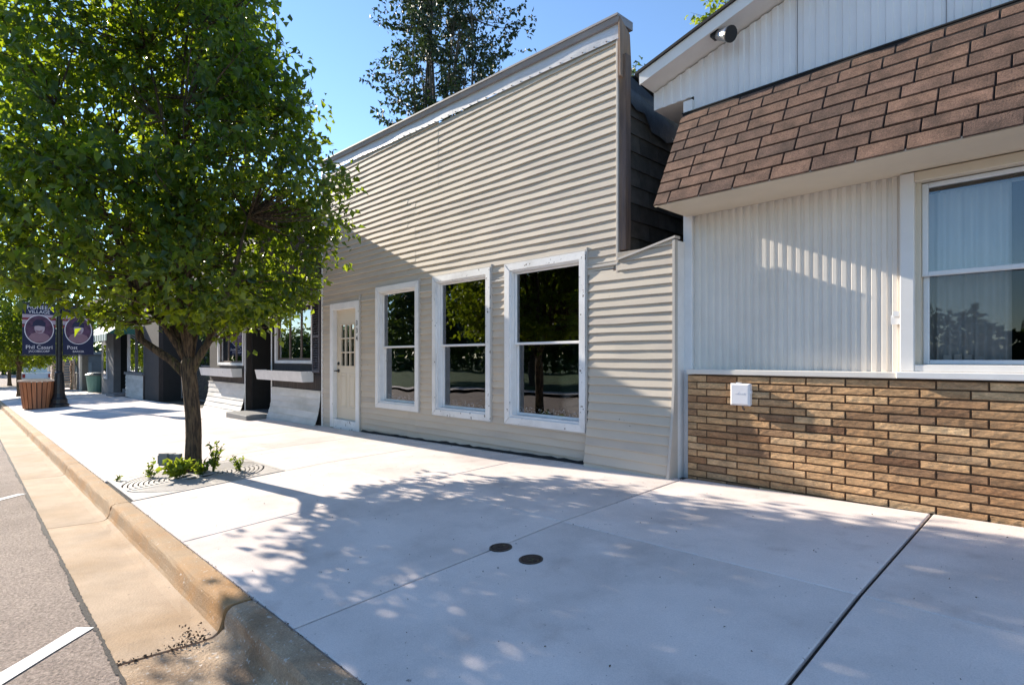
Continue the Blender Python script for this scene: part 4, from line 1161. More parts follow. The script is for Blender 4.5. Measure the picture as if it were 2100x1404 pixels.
def tree(name, label, base, fork, prof, axis_shift, ntwig, twl, nl, leaf_size, lm, bm, seed, trunk_r=(0.125,0.105), nlimb=9, shell=0.55, group=None, lobes=0.18, droop=0.5, twigs_drawn=260, up=0.35, fork_r=0.6, aspect=0.62, gaps=0.0, upj=0.6, mains=(), mask=None, asp=2.2):
    """prof: list of (z, radius) of the crown, absolute z"""
    r = random.Random(seed); g = np.random.default_rng(seed)
    root = empty(name, base, label, 'tree', group)
    base = Vector(base); fork = Vector(fork)
    zs_ = np.array([p[0] for p in prof]); rs_ = np.array([p[1] for p in prof])
    # trunk
    mb = MB()
    k = 9; pts = []; rd = []
    for i in range(k+1):
        t = i/k
        p = base.lerp(fork, t) + Vector((0.02*math.sin(t*5+seed), 0.02*math.cos(t*4+seed), 0))*(0 if i in (0,) else 1)
        pts.append(p); rd.append(trunk_r[0]*(1+0.35*math.exp(-t*14)) + (trunk_r[1]-trunk_r[0])*t)
    pts[0] = pts[0] - Vector((0,0,0.08))
    pts.append(fork + Vector((0,0,0.12))); rd.append(trunk_r[1]*0.8)
    mb.tube(pts, rd, 18)
    # ridged bark
    rr = random.Random(seed+1)
    mb.v = [(x + rr.uniform(-1,1)*trunk_r[0]*0.035, y + rr.uniform(-1,1)*trunk_r[0]*0.035, z) for x,y,z in mb.v]
    mb.build('trunk', bm, root, smooth=True)
    def axis(z):
        t = np.clip((z - fork.z)/max(0.5, zs_[-1]-fork.z)*asp, 0, 1)
        return fork.x + axis_shift[0]*t, fork.y + axis_shift[1]*t
    # twigs
    n = ntwig
    cdf_z = np.linspace(zs_[0], zs_[-1], 200)
    rr_ = np.interp(cdf_z, zs_, rs_)
    wgt = rr_**1.6 + 0.02
    z = g.choice(cdf_z, size=n, p=wgt/wgt.sum()) + g.uniform(-0.03,0.03,n)
    th = g.uniform(0, 2*math.pi, n)
    ph = g.uniform(0, 6.28, 6)
    lob = 1 + lobes*(np.sin(3*th+ph[0]+1.3*z) * 0.5 + np.sin(5*th+ph[1]-2.1*z)*0.35 + np.sin(2*th + ph[2] + 3.3*z)*0.4)
    rad = np.interp(z, zs_, rs_)*lob
    u = g.random(n)
    q = np.where(g.random(n) < shell, 0.72+0.28*u, np.sqrt(u)*0.85)
    axx, axy = axis(z)
    C = np.stack([axx + rad*q*np.cos(th), axy + rad*q*np.sin(th), z], axis=1)
    if mask is not None:
        rx = (C[:,0]-fork.x)*0.697 + (C[:,1]-fork.y)*0.717
        keep = mask(rx, C[:,2]); C = C[keep]; th = th[keep]
    if gaps > 0:
        s1 = np.sin(C[:,0]*2.3+ph[3])*np.sin(C[:,1]*2.1+ph[4])*np.sin(C[:,2]*2.0+ph[5])
        keep = s1 > -1 + gaps
        C = C[keep]; th = th[keep]
    Dd = np.stack([np.cos(th), np.sin(th), np.full(len(th), up)], axis=1) + g.normal(size=(len(th),3))*0.38
    Dd /= np.linalg.norm(Dd, axis=1)[:,None]
    C2 = C - Dd*twl*0.55
    P, Dr = twig_leaves(C2, Dd, twl, nl, seed+2)
    leaf_cloud('crown', P, Dr, leaf_size, lm, root, seed+3, droop=droop, aspect=aspect, upj=upj)
    # limbs and branches
    mb = MB()
    tops = []
    for i in range(nlimb):
        a = 2*math.pi*i/nlimb + r.uniform(-0.3,0.3)
        zt = r.uniform(zs_[0]*0.5+zs_[-1]*0.5, zs_[-1]*0.92+zs_[0]*0.08) if i % 3 else zs_[0]*0.6+zs_[-1]*0.4
        ax_, ay_ = axis(np.array([zt])); rr2 = float(np.interp(zt, zs_, rs_))*r.uniform(0.35,0.8)
        tip = Vector((float(ax_[0])+rr2*math.cos(a), float(ay_[0])+rr2*math.sin(a), zt))
        st = fork + Vector((0,0,r.uniform(-0.05,0.15)))
        pts = curve_pts(st, tip, 7, 0.06, r)
        # spread early so the fork reads
        r0 = trunk_r[1]*fork_r*r.uniform(0.75,1.0)
        mb.tube(pts, [r0*(1-0.85*j/7) for j in range(8)], 8)
        for j in range(1,8): tops.append((pts[j], r0*(1-0.85*j/7)))
    for (s1, h1, s2, h2) in mains:      # heavy forks: sideways reach and height at the bend and at the tip
        rt = Vector((0.697, 0.717, 0))
        p0 = fork + Vector((0,0,-0.16)); p1 = fork + rt*s1 + Vector((0,0,h1)); p2 = fork + rt*s2 + Vector((0,0,h2))
        pts = [p0, p0.lerp(p1,0.35)+Vector((0,0,0.05)), p0.lerp(p1,0.7)+Vector((0,0,0.02)), p1, p1.lerp(p2,0.5)+rt*0.05, p2]
        mb.tube(pts, [trunk_r[1]*0.62, trunk_r[1]*0.60, trunk_r[1]*0.54, trunk_r[1]*0.50, trunk_r[1]*0.35, trunk_r[1]*0.12], 10)
        for j in range(2,6): tops.append((pts[j], 0.04))
    mb.build('limbs', bm, root, smooth=True)
    mb = MB()
    idx = g.permutation(len(C2))[:twigs_drawn]
    T = np.array([tuple(t[0]) for t in tops])
    for i in idx:
        c = Vector(C2[i]); e = c + Vector(Dd[i])*twl*0.9
        dist = np.linalg.norm(T - np.array(c), axis=1) + 0.8*np.maximum(0, T[:,2]-c.z)
        j = int(np.argmin(dist))
        s = tops[j][0]
        mb.tube([s, s.lerp(c,0.5)+Vector((0,0,-0.05*(c-s).length)), c, e], [min(0.016,tops[j][1]*0.6)+0.003, 0.010, 0.006, 0.002], 5, cap=False)
    mb.build('branches', bm, root, smooth=True)
    return root

# =================================================================== the street tree
TB = (-7.92, 2.06, zs(-7.92, 2.06))
tree('street_tree', 'large leafy street tree in the round grate by the kerb', TB, (-7.98, 2.03, -0.10),
     [(0.34,0.5),(0.52,1.35),(0.8,1.8),(1.2,1.98),(2.0,1.97),(3.0,1.82),(4.0,1.58),(5.0,1.22),(5.8,0.8),(6.5,0.2)],
     (-0.24,-0.25), 4500, 0.46, 13, 0.104, K['leaf'], K['bark'], 11, trunk_r=(0.092,0.088), nlimb=11, shell=0.5, twigs_drawn=900, lobes=0.24, fork_r=0.5, gaps=0.84, asp=5.0,
     mask=lambda rx, z: (rx > -2.15 + 0.12*np.sin(z*5)) & (z > 0.44 + 0.66*np.clip((-rx-0.5)/1.4, 0, 1) - 0.20*np.clip(rx/1.2, 0, 1)),
     mains=[(-0.62,0.34,-1.0,1.9),(0.24,0.30,0.75,1.9),(-0.05,0.55,-0.1,2.6)])

# tree grate: dark pit, two half plates with concentric bars
GC = (-7.55, 2.0)
GX0, GX1, GY0, GY1 = -8.30, -6.81, 1.225, 2.775
zgr = lambda x, y: zs(x, y)
gr = empty('tree_grate', (GC[0], GC[1], zs(*GC)), 'square pale tree grate with concentric slots set in the sidewalk', 'tree grate')
def sloped(mb, dz): mb.v = [(x, y, zs(x, y) + z + dz) for x, y, z in mb.v]; return mb
mb = MB(); mb.add([(GX0,GY0,0),(GX1,GY0,0),(GX1,GY1,0),(GX0,GY1,0)], [(0,1,2,3)]); sloped(mb, -0.016).build('pit', K['joint'], gr)
mb = MB()
for a, b, c, d in ((GX0,GX0+0.04,GY0,GY1),(GX1-0.04,GX1,GY0,GY1),(GX0+0.0405,GX1-0.0405,GY0,GY0+0.04),(GX0+0.0405,GX1-0.0405,GY1-0.04,GY1)): mb.box(a,b,c,d,-0.012,0.006)
sloped(mb, 0).build('rim', K['grate'], gr)
def ring(r0, r1, cx, cy, a0, a1, n=28):
    mb = MB(); vs = []; fs = []
    for i in range(n+1):
        a = a0 + (a1-a0)*i/n
        for rr, zz in ((r0,-0.012),(r0,0.004),(r1,0.004),(r1,-0.012)):
            xx = min(max(cx+rr*math.cos(a), GX0+0.041), GX1-0.041); yy = min(max(cy+rr*math.sin(a), GY0+0.041), GY1-0.041)
            vs.append((xx, yy, zz))
    for i in range(n):
        for j in range(3): fs.append((i*4+j, i*4+j+1, i*4+j+5, i*4+j+4))
    return mb.add(vs, fs)
for k in range(11):
    r0 = 0.19 + k*0.051
    sloped(ring(r0, r0+0.035, GC[0]+0.0, GC[1], R(0), R(360), 56), 0).build('ring_bar', K['grate'], gr)
for sx_ in (-1, 1):
    for sy_ in (-1, 1):
        mb = MB(); vs = [(GC[0]+sx_*0.704, GC[1]+sy_*0.734, 0.0035)]
        for i in range(13):
            a = math.pi/2*i/12
            vs.append((GC[0]+sx_*0.745*math.cos(a) if False else GC[0]+sx_*min(0.704,0.757*math.cos(a)), GC[1]+sy_*min(0.734,0.757*math.sin(a)), 0.0035))
        mb.add(vs, [(0,i,i+1) for i in range(1,13)])
        sloped(mb, 0).build('corner_plate', K['grate'], gr)
mb = MB(); mb.box(GX0+0.041, GX1-0.041, GC[1]-0.02, GC[1]+0.02, -0.01, 0.0055); mb.box(GC[0]-0.02, GC[0]+0.02, GY0+0.041, GC[1]-0.021, -0.01, 0.0055); mb.box(GC[0]-0.02, GC[0]+0.02, GC[1]+0.021, GY1-0.041, -0.01, 0.0055)
sloped(mb, 0).build('spokes', K['grate'], gr)

# weeds round the trunk
def weed(x, y, h, ns, nlv, size, label, seed, spread=0.10, m='leaf_weed', up=1.0):
    g = np.random.default_rng(seed); rr = random.Random(seed)
    root = empty('weed_plant', (x, y, zs(x,y)), label, 'weed', 'weeds growing round the trunk')
    z0 = zs(x, y); mb = MB(); Ps = []; Ds = []
    for s in range(ns):
        a = rr.uniform(0, 6.28); sp = spread*rr.uniform(0.3,1.0); hh = h*rr.uniform(0.5,1.0)
        b0 = Vector((x+rr.uniform(-1,1)*0.02, y+rr.uniform(-1,1)*0.02, z0)); tp = Vector((x+sp*math.cos(a), y+sp*math.sin(a), z0+hh))
        md = b0.lerp(tp,0.5)+Vector((0,0,0.03))
        mb.tube([b0, md, tp], [0.004,0.003,0.0015], 5, cap=False)
        for k in range(nlv):
            t = 0.15+0.85*(k+0.5)/nlv
            p = b0.lerp(tp,t); an = k*2.4+a
            Ps.append(tuple(p)); Ds.append((math.cos(an), math.sin(an), 0.5))
    mb.build('stems', K['leaf_weed'], root)
    leaf_cloud('leaves', np.array(Ps), np.array(Ds), size, K[m], root, seed, droop=-0.25*up)
weed(-7.62, 2.22, 0.38, 8, 12, 0.065, 'tallest leafy weed right of the street tree trunk', 1, 0.12)
weed(-7.55, 2.05, 0.20, 12, 9, 0.07, 'dense low weed at the right foot of the street tree trunk', 2, 0.15)
weed(-7.58, 1.80, 0.22, 13, 7, 0.11, 'bright yellow green spiky weed in front of the trunk', 3, 0.17, 'leaf_lime')
weed(-8.05, 1.62, 0.22, 4, 8, 0.05, 'thin weed standing left of the outlet box', 4, 0.10)
weed(-7.35, 2.42, 0.19, 10, 9, 0.042, 'sparse pale weed over the right side of the grate', 5, 0.17)
weed(-7.95, 1.62, 0.10, 4, 6, 0.045, 'small low weed on the left side of the grate', 6, 0.12)
weed(-8.15, 1.30, 0.06, 4, 5, 0.04, 'tiny dry weed at the kerb corner of the grate', 7, 0.06)
# grey outlet box on a stub beside the trunk
zob = zs(-7.95, 1.85)
ob = empty('outlet_box', (-7.9, 1.80, zob), 'grey weatherproof outlet box standing at the left of the tree trunk', 'outlet box')
Mo = MT((-7.86, 1.82, zob)) @ Matrix.Rotation(R(45), 4, 'Z')
mb = MB(); mb.box(-0.115, 0.02, -0.05, 0.03, 0.15, 0.275, M=Mo); mb.box(0.021, 0.10, -0.045, 0.03, 0.155, 0.27, M=Mo); mb.build('box', K['greyplastic'], ob)
mb = MB(); mb.box(-0.125, -0.02, -0.085, -0.0505, 0.135, 0.285, M=Mo); mb.box(-0.14,-0.1255,-0.08,-0.04,0.16,0.26, M=Mo); mb.build('cover', K['greyplastic'], ob)
mb = MB(); mb.tube([Mo @ Vector((0.03,0,-0.05)), Mo @ Vector((0.03,0,0.152))], 0.014, 8); mb.build('conduit', K['greyplastic'], ob)

# two round valve covers in the walk
for (x, y, lab) in ((-2.80,2.615,'round rusty valve cover lying on the sidewalk joint'),(-2.49,2.59,'round rusty valve cover in the open slab, nearer the camera')):
    vc = empty('valve_cover', (x, y, zs(x,y)), lab, 'valve cover', 'valve covers in the sidewalk')
    mb = MB(); prof = [(0.078,-0.01),(0.078,0.006),(0.066,0.007),(0.064,0.003)]
    mb.lathe(prof, x, y, 24); mb.v = [(a, b, c + zs(a, b)) for a, b, c in mb.v]; mb.build('ring', K['iron'], vc)
    mb = MB(); mb.lathe([(0.061,-0.01),(0.061,0.006),(0.055,0.0085),(0.02,0.0095),(0.018,0.012),(0.0,0.012)], x, y, 24); mb.v = [(a, b, c + zs(a, b)) for a, b, c in mb.v]; mb.build('lid', K['rust'], vc)

# dry leaves caught in the gutter, twigs and grit
rr = random.Random(9)
P = []; 
for i in range(80):
    a = rr.gauss(0,1); b = rr.gauss(0,1)
    x = -3.43 + 0.07*a - (0.03*b); y = 0.89 + 0.05*b
    if y > 0.98: continue
    P.append((x, y, zk(x)-0.146 + abs(rr.gauss(0,0.012))))
for i in range(60):
    t = rr.random(); P.append((-3.386+rr.gauss(0,0.012), 0.54+0.4*t, zk(-3.386)-0.142+rr.uniform(0,0.008)))
g = np.random.default_rng(4); Dr = g.normal(size=(len(P),3)); Dr[:,2] *= 0.2; Dr /= np.linalg.norm(Dr,axis=1)[:,None]
o = leaf_cloud('leaf_litter', np.array(P), Dr, 0.017, K['litter'], None, 5, droop=0.0)
tag(o, 'dry brown leaf litter caught in the gutter joint', 'litter')
P = []
for i in range(420):
    x = rr.uniform(-9, 0.5); y = rr.uniform(1.25, 5.0); P.append((x, y, zs(x,y)+0.002))
for i in range(420):
    x = -rr.uniform(0,1)**1.6*11+0.5; P.append((x, YK+rr.gauss(0,0.006), zk(x)+0.001))
for i in range(260):
    x = rr.uniform(-9.5,-2.8); P.append((x, 5.10+rr.gauss(0,0.03), zs(x,5.1)+0.001))
g = np.random.default_rng(6); Dr = g.normal(size=(len(P),3)); Dr[:,2] *= 0.15; Dr /= np.linalg.norm(Dr,axis=1)[:,None]
o = leaf_cloud('grit', np.array(P), Dr, 0.011, K['litter'], None, 7, droop=0.0)
tag(o, 'dark grit and crumbs scattered over the sidewalk', 'grit')
mb = MB()
vs = []; rr = random.Random(12); n = 60
for i in range(n+1):
    x = -9.25 + (6.3)*i/n
    vs += [(x, 5.150, zs(x,5.15)+0.004), (x, 5.178, zs(x,5.15)+0.022+rr.uniform(0,0.02)), (x, 5.13-rr.uniform(0,0.012), zs(x,5.13)+0.0035)]
mb.add(vs, [(i*3, (i+1)*3, (i+1)*3+1, i*3+1) for i in range(n)] + [(i*3+2, (i+1)*3+2, (i+1)*3, i*3) for i in range(n)])
o = mb.build('foundation_gap', K['blacktrim'], bB)

# =================================================================== lamp post with banners
LX, LY = -26.3, 2.43
lz = zs(LX, LY)
lamp = empty('lamp_post', (LX, LY, lz), 'black street lamp post carrying two navy banners beside the wooden planter', 'lamp post')
mb = MB()
mb.lathe([(0.30,0),(0.30,0.10),(0.25,0.14),(0.245,0.28),(0.20,0.36),(0.19,0.42),(0.17,0.5),(0.155,0.9),(0.13,1.2),(0.135,1.24),(0.095,1.3),(0.085,3.2),(0.075,4.4),(0.11,4.42),(0.11,4.5),(0.06,4.55)], LX, LY, 14, z0=lz)
mb.build('pole', K['iron'], lamp, smooth=False)
mb = MB(); mb.lathe([(0.10,4.55),(0.19,4.75),(0.20,5.0),(0.12,5.2),(0.03,5.3)], LX, LY, 14, z0=lz); mb.build('lantern', K['bannerwhite'], lamp, smooth=True)
BZ0, BZ1 = 0.13, 1.93
for s, nm in ((-1,'street'),(1,'shop')):
    mb = MB()
    for zz in (BZ1+0.03, BZ0-0.03): mb.tube([(LX, LY, zz), (LX, LY+s*1.06, zz)], 0.018, 8)
    mb.build('banner_arm', K['iron'], lamp)
    y0, y1 = sorted((LY+s*0.10, LY+s*1.02))
    ban = MB().box(LX-0.004, LX+0.004, y0, y1, BZ0, BZ1).build('banner', K['navy'], lamp)
    yc = 0.5*(y0+y1); X = LX+0.005
    def poly(pts, m, x, nm_='print'):
        n = len(pts)
        return MB().add([(x, a, b) for a, b in pts] + [(x-0.0008, a, b) for a, b in pts], [tuple(range(n)), tuple(reversed(range(n, 2*n)))] + [(i, i+n, (i+1)%n+n, (i+1)%n) for i in range(n)]).build(nm_, m, ban)
    def ell(cy, cz, ry, rz_, n=32): return [(cy+ry*math.cos(2*math.pi*i/n), cz+rz_*math.sin(2*math.pi*i/n)) for i in range(n)]
    zc = 1.03
    poly([(y0,1.22),(y1,1.22),(y1,1.56),(y0,1.56)], K['skin'], X, 'stripe_field')
    poly([(y0,1.36),(y1,1.36),(y1,1.47),(y0,1.44)], K['bannerred'], X+0.001, 'stripe')
    poly([(y0,1.10),(y1,1.10),(y1,1.2),(y0,1.2)], K['bannerred'], X+0.001, 'stripe')
    poly(ell(yc, zc, 0.41, 0.52), K['bannerwhite'], X+0.002, 'oval_rim')
    poly(ell(yc, zc, 0.385, 0.495), K['bannerpurple'], X+0.003, 'oval')
    poly([(yc-0.30,zc-0.30),(yc-0.22,zc-0.16),(yc-0.06,zc-0.10),(yc+0.10,zc-0.11),(yc+0.25,zc-0.20),(yc+0.30,zc-0.30),(yc+0.16,zc-0.45),(yc-0.14,zc-0.46)], K['skin2'], X+0.004, 'portrait_jersey')
    poly(ell(yc+0.01, zc+0.04, 0.145, 0.19, 20), K['skin'], X+0.005, 'portrait_face')
    poly([(yc-0.24,zc+0.10),(yc-0.02,zc+0.13),(yc+0.17,zc+0.10),(yc+0.18,zc+0.24),(yc+0.08,zc+0.34),(yc-0.08,zc+0.35),(yc-0.17,zc+0.25),(yc-0.18,zc+0.15)], K['bannerblue'], X+0.006, 'portrait_cap')
    poly([(yc-0.12,zc-0.02),(yc+0.0,zc-0.05),(yc+0.10,zc-0.01),(yc+0.06,zc-0.12),(yc-0.05,zc-0.13)], K['skin2'], X+0.0065, 'portrait_shade')
    MTX = lambda y, zz: MT((X+0.003, y, zz)) @ Matrix(((0,0,1,0),(1,0,0,0),(0,1,0,0),(0,0,0,1)))
    if s < 0:
        text_mesh('lettering', 'PIONEER', 0.185, K['bannerwhite'], MTX(yc, 1.75), ban, sx=0.92)
        text_mesh('lettering', 'VILLAGE', 0.17, K['bannerwhite'], MTX(yc, 1.60), ban, sx=0.95)
        text_mesh('lettering', 'Phil Casari', 0.19, K['bannerwhite'], MTX(yc, 0.33), ban, sx=0.92)
        text_mesh('lettering', 'JACOBSCORP', 0.105, K['bannerwhite'], MTX(yc, 0.21), ban, sx=0.9)
    else:
        text_mesh('lettering', 'Post', 0.19, K['bannerwhite'], MTX(yc-0.18, 0.33), ban, sx=0.92)
        text_mesh('lettering', 'BARKER', 0.105, K['bannerwhite'], MTX(yc, 0.21), ban, sx=0.9)

# planter made of staves
PX, PY = -26.6, 1.86
pz = zs(PX, PY)
pl = empty('wooden_planter', (PX, PY, pz), 'round tapered planter of red brown wooden staves by the kerb', 'planter')
R0, R1, HH = 0.43, 0.54, 0.98
for k in range(22):
    a = 2*math.pi*k/22; da = 2*math.pi/22*0.40
    def pp(rr2, aa, zz): return (PX+rr2*math.cos(aa), PY+rr2*math.sin(aa), pz+zz)
    MB().hexa([pp(R0-0.03,a-da,0.02),pp(R0,a-da,0.02),pp(R0,a+da,0.02),pp(R0-0.03,a+da,0.02)],[pp(R1-0.03,a-da,HH),pp(R1,a-da,HH),pp(R1,a+da,HH),pp(R1-0.03,a+da,HH)]).build('stave', K['slat'], pl)
mb = MB(); mb.lathe([(R0-0.035,0.0),(R1-0.035,HH-0.01)], PX, PY, 24, z0=pz); mb.build('liner', K['black'], pl)
mb = MB(); vs = []; fs = []; n = 32
for i in range(n):
    a = 2*math.pi*i/n
    for rr2, zz in ((R1-0.07,HH+0.002),(R1+0.035,HH+0.002),(R1+0.035,HH+0.05),(R1-0.07,HH+0.05)): vs.append((PX+rr2*math.cos(a), PY+rr2*math.sin(a), pz+zz))
for i in range(n):
    for j in range(4): fs.append((i*4+j, ((i+1)%n)*4+j, ((i+1)%n)*4+(j+1)%4, i*4+(j+1)%4))
mb.add(vs, fs); mb.build('rim', K['pallet'], pl)

# =================================================================== far buildings on the left
bD = empty('grey_shop_building', (-33, 5.5, zf(-33)), 'grey shop building with green awning beyond the gap', 'building')
z0 = zf(-33)
mb = MB()
mb.box(-27.6, -25.2, 5.35, 5.5, z0-0.3, 3.0)          # dark right pier
mb.build('dark_pier', K['darkboard'], bD)
mb = MB(); mb.box(-31.3, -27.6, 5.36, 5.5, z0-0.3, -0.6); mb.box(-31.3, -27.6, 5.36, 5.5, 1.35, 3.0); mb.box(-31.3, -31.0, 5.36, 5.5, -0.6, 1.35)
mb.build('front_wall', K['greywall'], bD)
bw_ = MB().box(-31.2, -27.65, 5.31, 5.359, z0-0.2, -0.75).build('base_wall', K['darkboard'], bD)
zz = -0.75-0.17; k = 0
while zz > z0 - 0.1:
    board_obj(-31.2, -27.65, zz, 5.309, 0.17, 0.03, K['bwhite'], bw_, 7000+k, bow=0.004); zz -= 0.17; k += 1
MB().box(-31.35, -27.6, 5.25, 5.355, -0.745, -0.64).build('window_sill', K['greywall2'], bD)
win = MB().box(-31.0, -30.9, 5.33, 5.42, -0.6, 1.35).build('window', K['white'], bD)
for a in (-29.4, -27.72): MB().box(a, a+0.1, 5.33, 5.42, -0.6, 1.35).build('mullion', K['greywall'], win)
MB().box(-30.9, -27.7, 5.38, 5.39, -0.6, 1.35).build('pane', K['glass'], win)
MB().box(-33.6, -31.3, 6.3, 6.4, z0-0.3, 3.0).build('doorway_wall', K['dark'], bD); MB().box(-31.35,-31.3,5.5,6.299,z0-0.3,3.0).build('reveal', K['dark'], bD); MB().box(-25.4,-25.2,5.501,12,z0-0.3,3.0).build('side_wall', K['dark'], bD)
MB().box(-33.1, -32.0, 6.25, 6.299, z0+0.3, 1.3).build('door', K['black'], bD)
o = MB().box(-33.6, -31.4, 4.9, 6.2, z0-0.25, z0+0.13).build('concrete_step', K['greywall2']); tag(o, 'grey step at the doorway under the green awning', 'step')
o = MB().box(-33.2, -31.9, 5.5, 6.24, z0+0.131, z0+0.32).build('concrete_step', K['greywall2']); tag(o, 'upper step right at the dark door of the grey shop', 'step')
mb = MB(); mb.box(-37.0, -33.6, 5.2, 5.5, z0-0.4, 3.0)
pw = mb.build('pier', K['greywall2'], bD)
win = MB().box(-36.2, -35.3, 5.17, 5.199, z0+0.75, 0.75).build('window', K['white'], bD)
MB().box(-36.1, -35.4, 5.155, 5.169, z0+0.85, 0.68).build('pane', K['glass'], win)
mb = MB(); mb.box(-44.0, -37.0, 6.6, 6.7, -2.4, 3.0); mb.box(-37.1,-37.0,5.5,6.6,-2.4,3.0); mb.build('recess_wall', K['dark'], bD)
mb = MB(); mb.box(-48.0, -44.0, 5.2, 5.5, -2.5, 3.0); mb.build('far_pier', K['greywall2'], bD)
MB().box(-46.7, -45.9, 5.17, 5.199, -1.0, 0.5).build('far_window', K['glass'], bD)
for xx in (-47.7, -44.3): MB().box(xx-0.06, xx+0.06, 5.10, 5.198, -2.2, 0.9).build('downspout', K['white'], bD)
mb = MB(); mb.box(-48.0, -25.2, 5.5, 14, 3.0, 3.1); mb.box(-48.0, -25.2, 5.2, 5.5, 3.0, 3.3); mb.build('roof', K['roofedge'], bD)
aw = empty('striped_awning', (-32.5, 5.2, 0.8), 'green and white striped awning over the grey shop doorway', 'awning')
n = 26; xa, xb_ = -36.2, -28.6
for k in range(n):
    a = xa + (xb_-xa)*k/n; b = xa + (xb_-xa)*(k+1)/n
    m = K['teal'] if k % 2 else K['tealwhite']
    MB().hexa([(a,4.2,1.02),(b,4.2,1.02),(b,5.19,1.75),(a,5.19,1.75)],[(a,4.2,1.035),(b,4.2,1.035),(b,5.19,1.765),(a,5.19,1.765)]).build('stripe', K['teal'] if k % 3 else K['tealwhite'], aw)
    MB().box(a+0.004, b-0.004, 4.185, 4.199, 0.74, 1.03).build('valance', m, aw)
for xx in (xa, xb_): MB().add([(xx,4.2,1.02),(xx,5.19,1.02),(xx,5.19,1.75)], [(0,1,2)]).build('side_panel', K['teal'], aw)
bn = empty('trash_bin', (-40.5, 5.4, zf(-40.5)), 'teal plastic bin with dark lid in the shaded recess', 'bin')
zb0 = zf(-40.5)
mb = MB(); mb.lathe([(0.36,0.0),(0.46,0.95)], -40.5, 5.4, 16, z0=zb0); mb.build('body', K['tealbin'], bn)
mb = MB(); mb.lathe([(0.50,0.951),(0.50,1.02),(0.30,1.12),(0.0,1.14)], -40.5, 5.4, 16, z0=zb0); mb.build('lid', K['greyplastic'], bn)
# far grey building closing the street
bE = empty('far_grey_building', (-75, 8, zf(-75)), 'low grey building far off behind the stacked pallets', 'building')
MB().box(-82, -66, 5.4, 15, -2.6, 0.35).build('wall', K['greywall'], bE)
MB().box(-82.2, -65.8, 5.1, 15.2, 0.351, 0.6).build('roof', K['greywall2'], bE)
MB().box(-65.99, -65.9, 5.9, 8.5, -2.1, -0.4).build('garage_door', K['greywall2'], bE)

# pallets, stacked
def pallet_mesh():
    mb = MB(); h = 0.175; W = 1.12; L_ = 1.0
    for yy in (-W/2, -0.05, W/2-0.10): mb.box(-L_/2, L_/2, yy, yy+0.10, 0.022, h-0.028)
    for i in range(6):
        xx = -L_/2 + i*(L_-0.11)/5
        mb.box(xx, xx+0.11, -W/2-0.001, W/2+0.001, h-0.027, h-0.002)
        if i % 2 == 0 or i == 5: mb.box(xx, xx+0.11, -W/2-0.001, W/2+0.001, 0.0, 0.021)
    return mb.mesh('pallet', K['pallet'])
pm = pallet_mesh()
rr = random.Random(31)
names = ['bottom', 'second', 'third', 'fourth', 'fifth', 'sixth', 'seventh', 'eighth', 'ninth', 'tenth', 'eleventh']
for k in range(11):
    o = link('pallet', pm, None, (-47.0+rr.uniform(-0.03,0.03), 4.50+rr.uniform(-0.03,0.03), zs(-47,4.5)+0.005+k*0.1755))
    o.rotation_euler = (0, 0, rr.uniform(-0.03,0.03))
    nm = 'top' if k == 10 else names[k]
    tag(o, f'pale wooden pallet, {nm} one of the stack' + (' counted from below' if 0 < k < 10 else ''), 'pallet', 'wooden pallets stacked on the far sidewalk')

# white pickup parked beyond
def pickup(x, y, z):
    t = empty('pickup_truck', (x, y, z), 'white pickup truck parked far off behind the planter', 'truck')
    def prism(pts, y0, y1, nm, m, par=t):
        n = len(pts)
        return MB().add([(x+a, y+y0, z+b) for a, b in pts] + [(x+a, y+y1, z+b) for a, b in pts], [tuple(range(n)), tuple(reversed(range(n, 2*n)))] + [((i+1)%n, i, i+n, (i+1)%n+n) for i in range(n)]).build(nm, m, par)
    arc = lambda cx: [(cx+0.48*math.cos(a), 0.42+0.46*math.sin(a)) for a in [math.pi*i/8 for i in range(9)]]
    body = [(2.7,0.55),(2.75,1.0),(2.6,1.05),(0.9,1.08),(-0.6,1.08),(-0.6,1.05),(-2.5,1.0),(-2.75,0.9),(-2.75,0.5)] 
    low = [(-2.3,0.45)] + [(p[0], p[1]) for p in reversed(arc(-1.75))] + [(p[0], p[1]) for p in reversed(arc(1.75))] + [(2.5,0.45)]
    prism([(2.7,0.5),(2.75,1.02),(0.95,1.10),(-2.6,1.06),(-2.78,0.5)] + low, -0.95, 0.95, 'body', K['whitecar'])
    cab = prism([(0.95,1.10),(0.75,1.72),(-0.75,1.76),(-1.35,1.09)], -0.80, 0.80, 'cab', K['whitecar'])
    prism([(0.80,1.14),(0.66,1.62),(-0.70,1.66),(-1.12,1.13)], -0.815, -0.801, 'side_window', K['black'], cab)
    MB().box(x+2.72, x+2.85, y-0.9, y+0.9, z+0.42, z+0.6).build('bumper', K['steel'], t)
    for yy in (-0.9, 0.72): MB().box(x+2.70, x+2.765, y+yy, y+yy+0.18, z+0.65, z+0.95).build('tail_light', K['redlamp'], t)
    for cx in (-1.75, 1.75):
        for yy in (-0.98, 0.74):
            vs = []; n = 20
            mb = MB(); mb.tube([(x+cx, y+yy, z+0.38), (x+cx, y+yy+0.24, z+0.38)], 0.38, n)
            wheel = mb.build('wheel', K['rubber'], t)
            mb = MB(); mb.tube([(x+cx, y+yy-0.01, z+0.38), (x+cx, y+yy+0.25, z+0.38)], 0.21, 14); mb.build('rim', K['steel'], wheel)
pickup(-62.5, 4.1, zf(-62)-0.17)

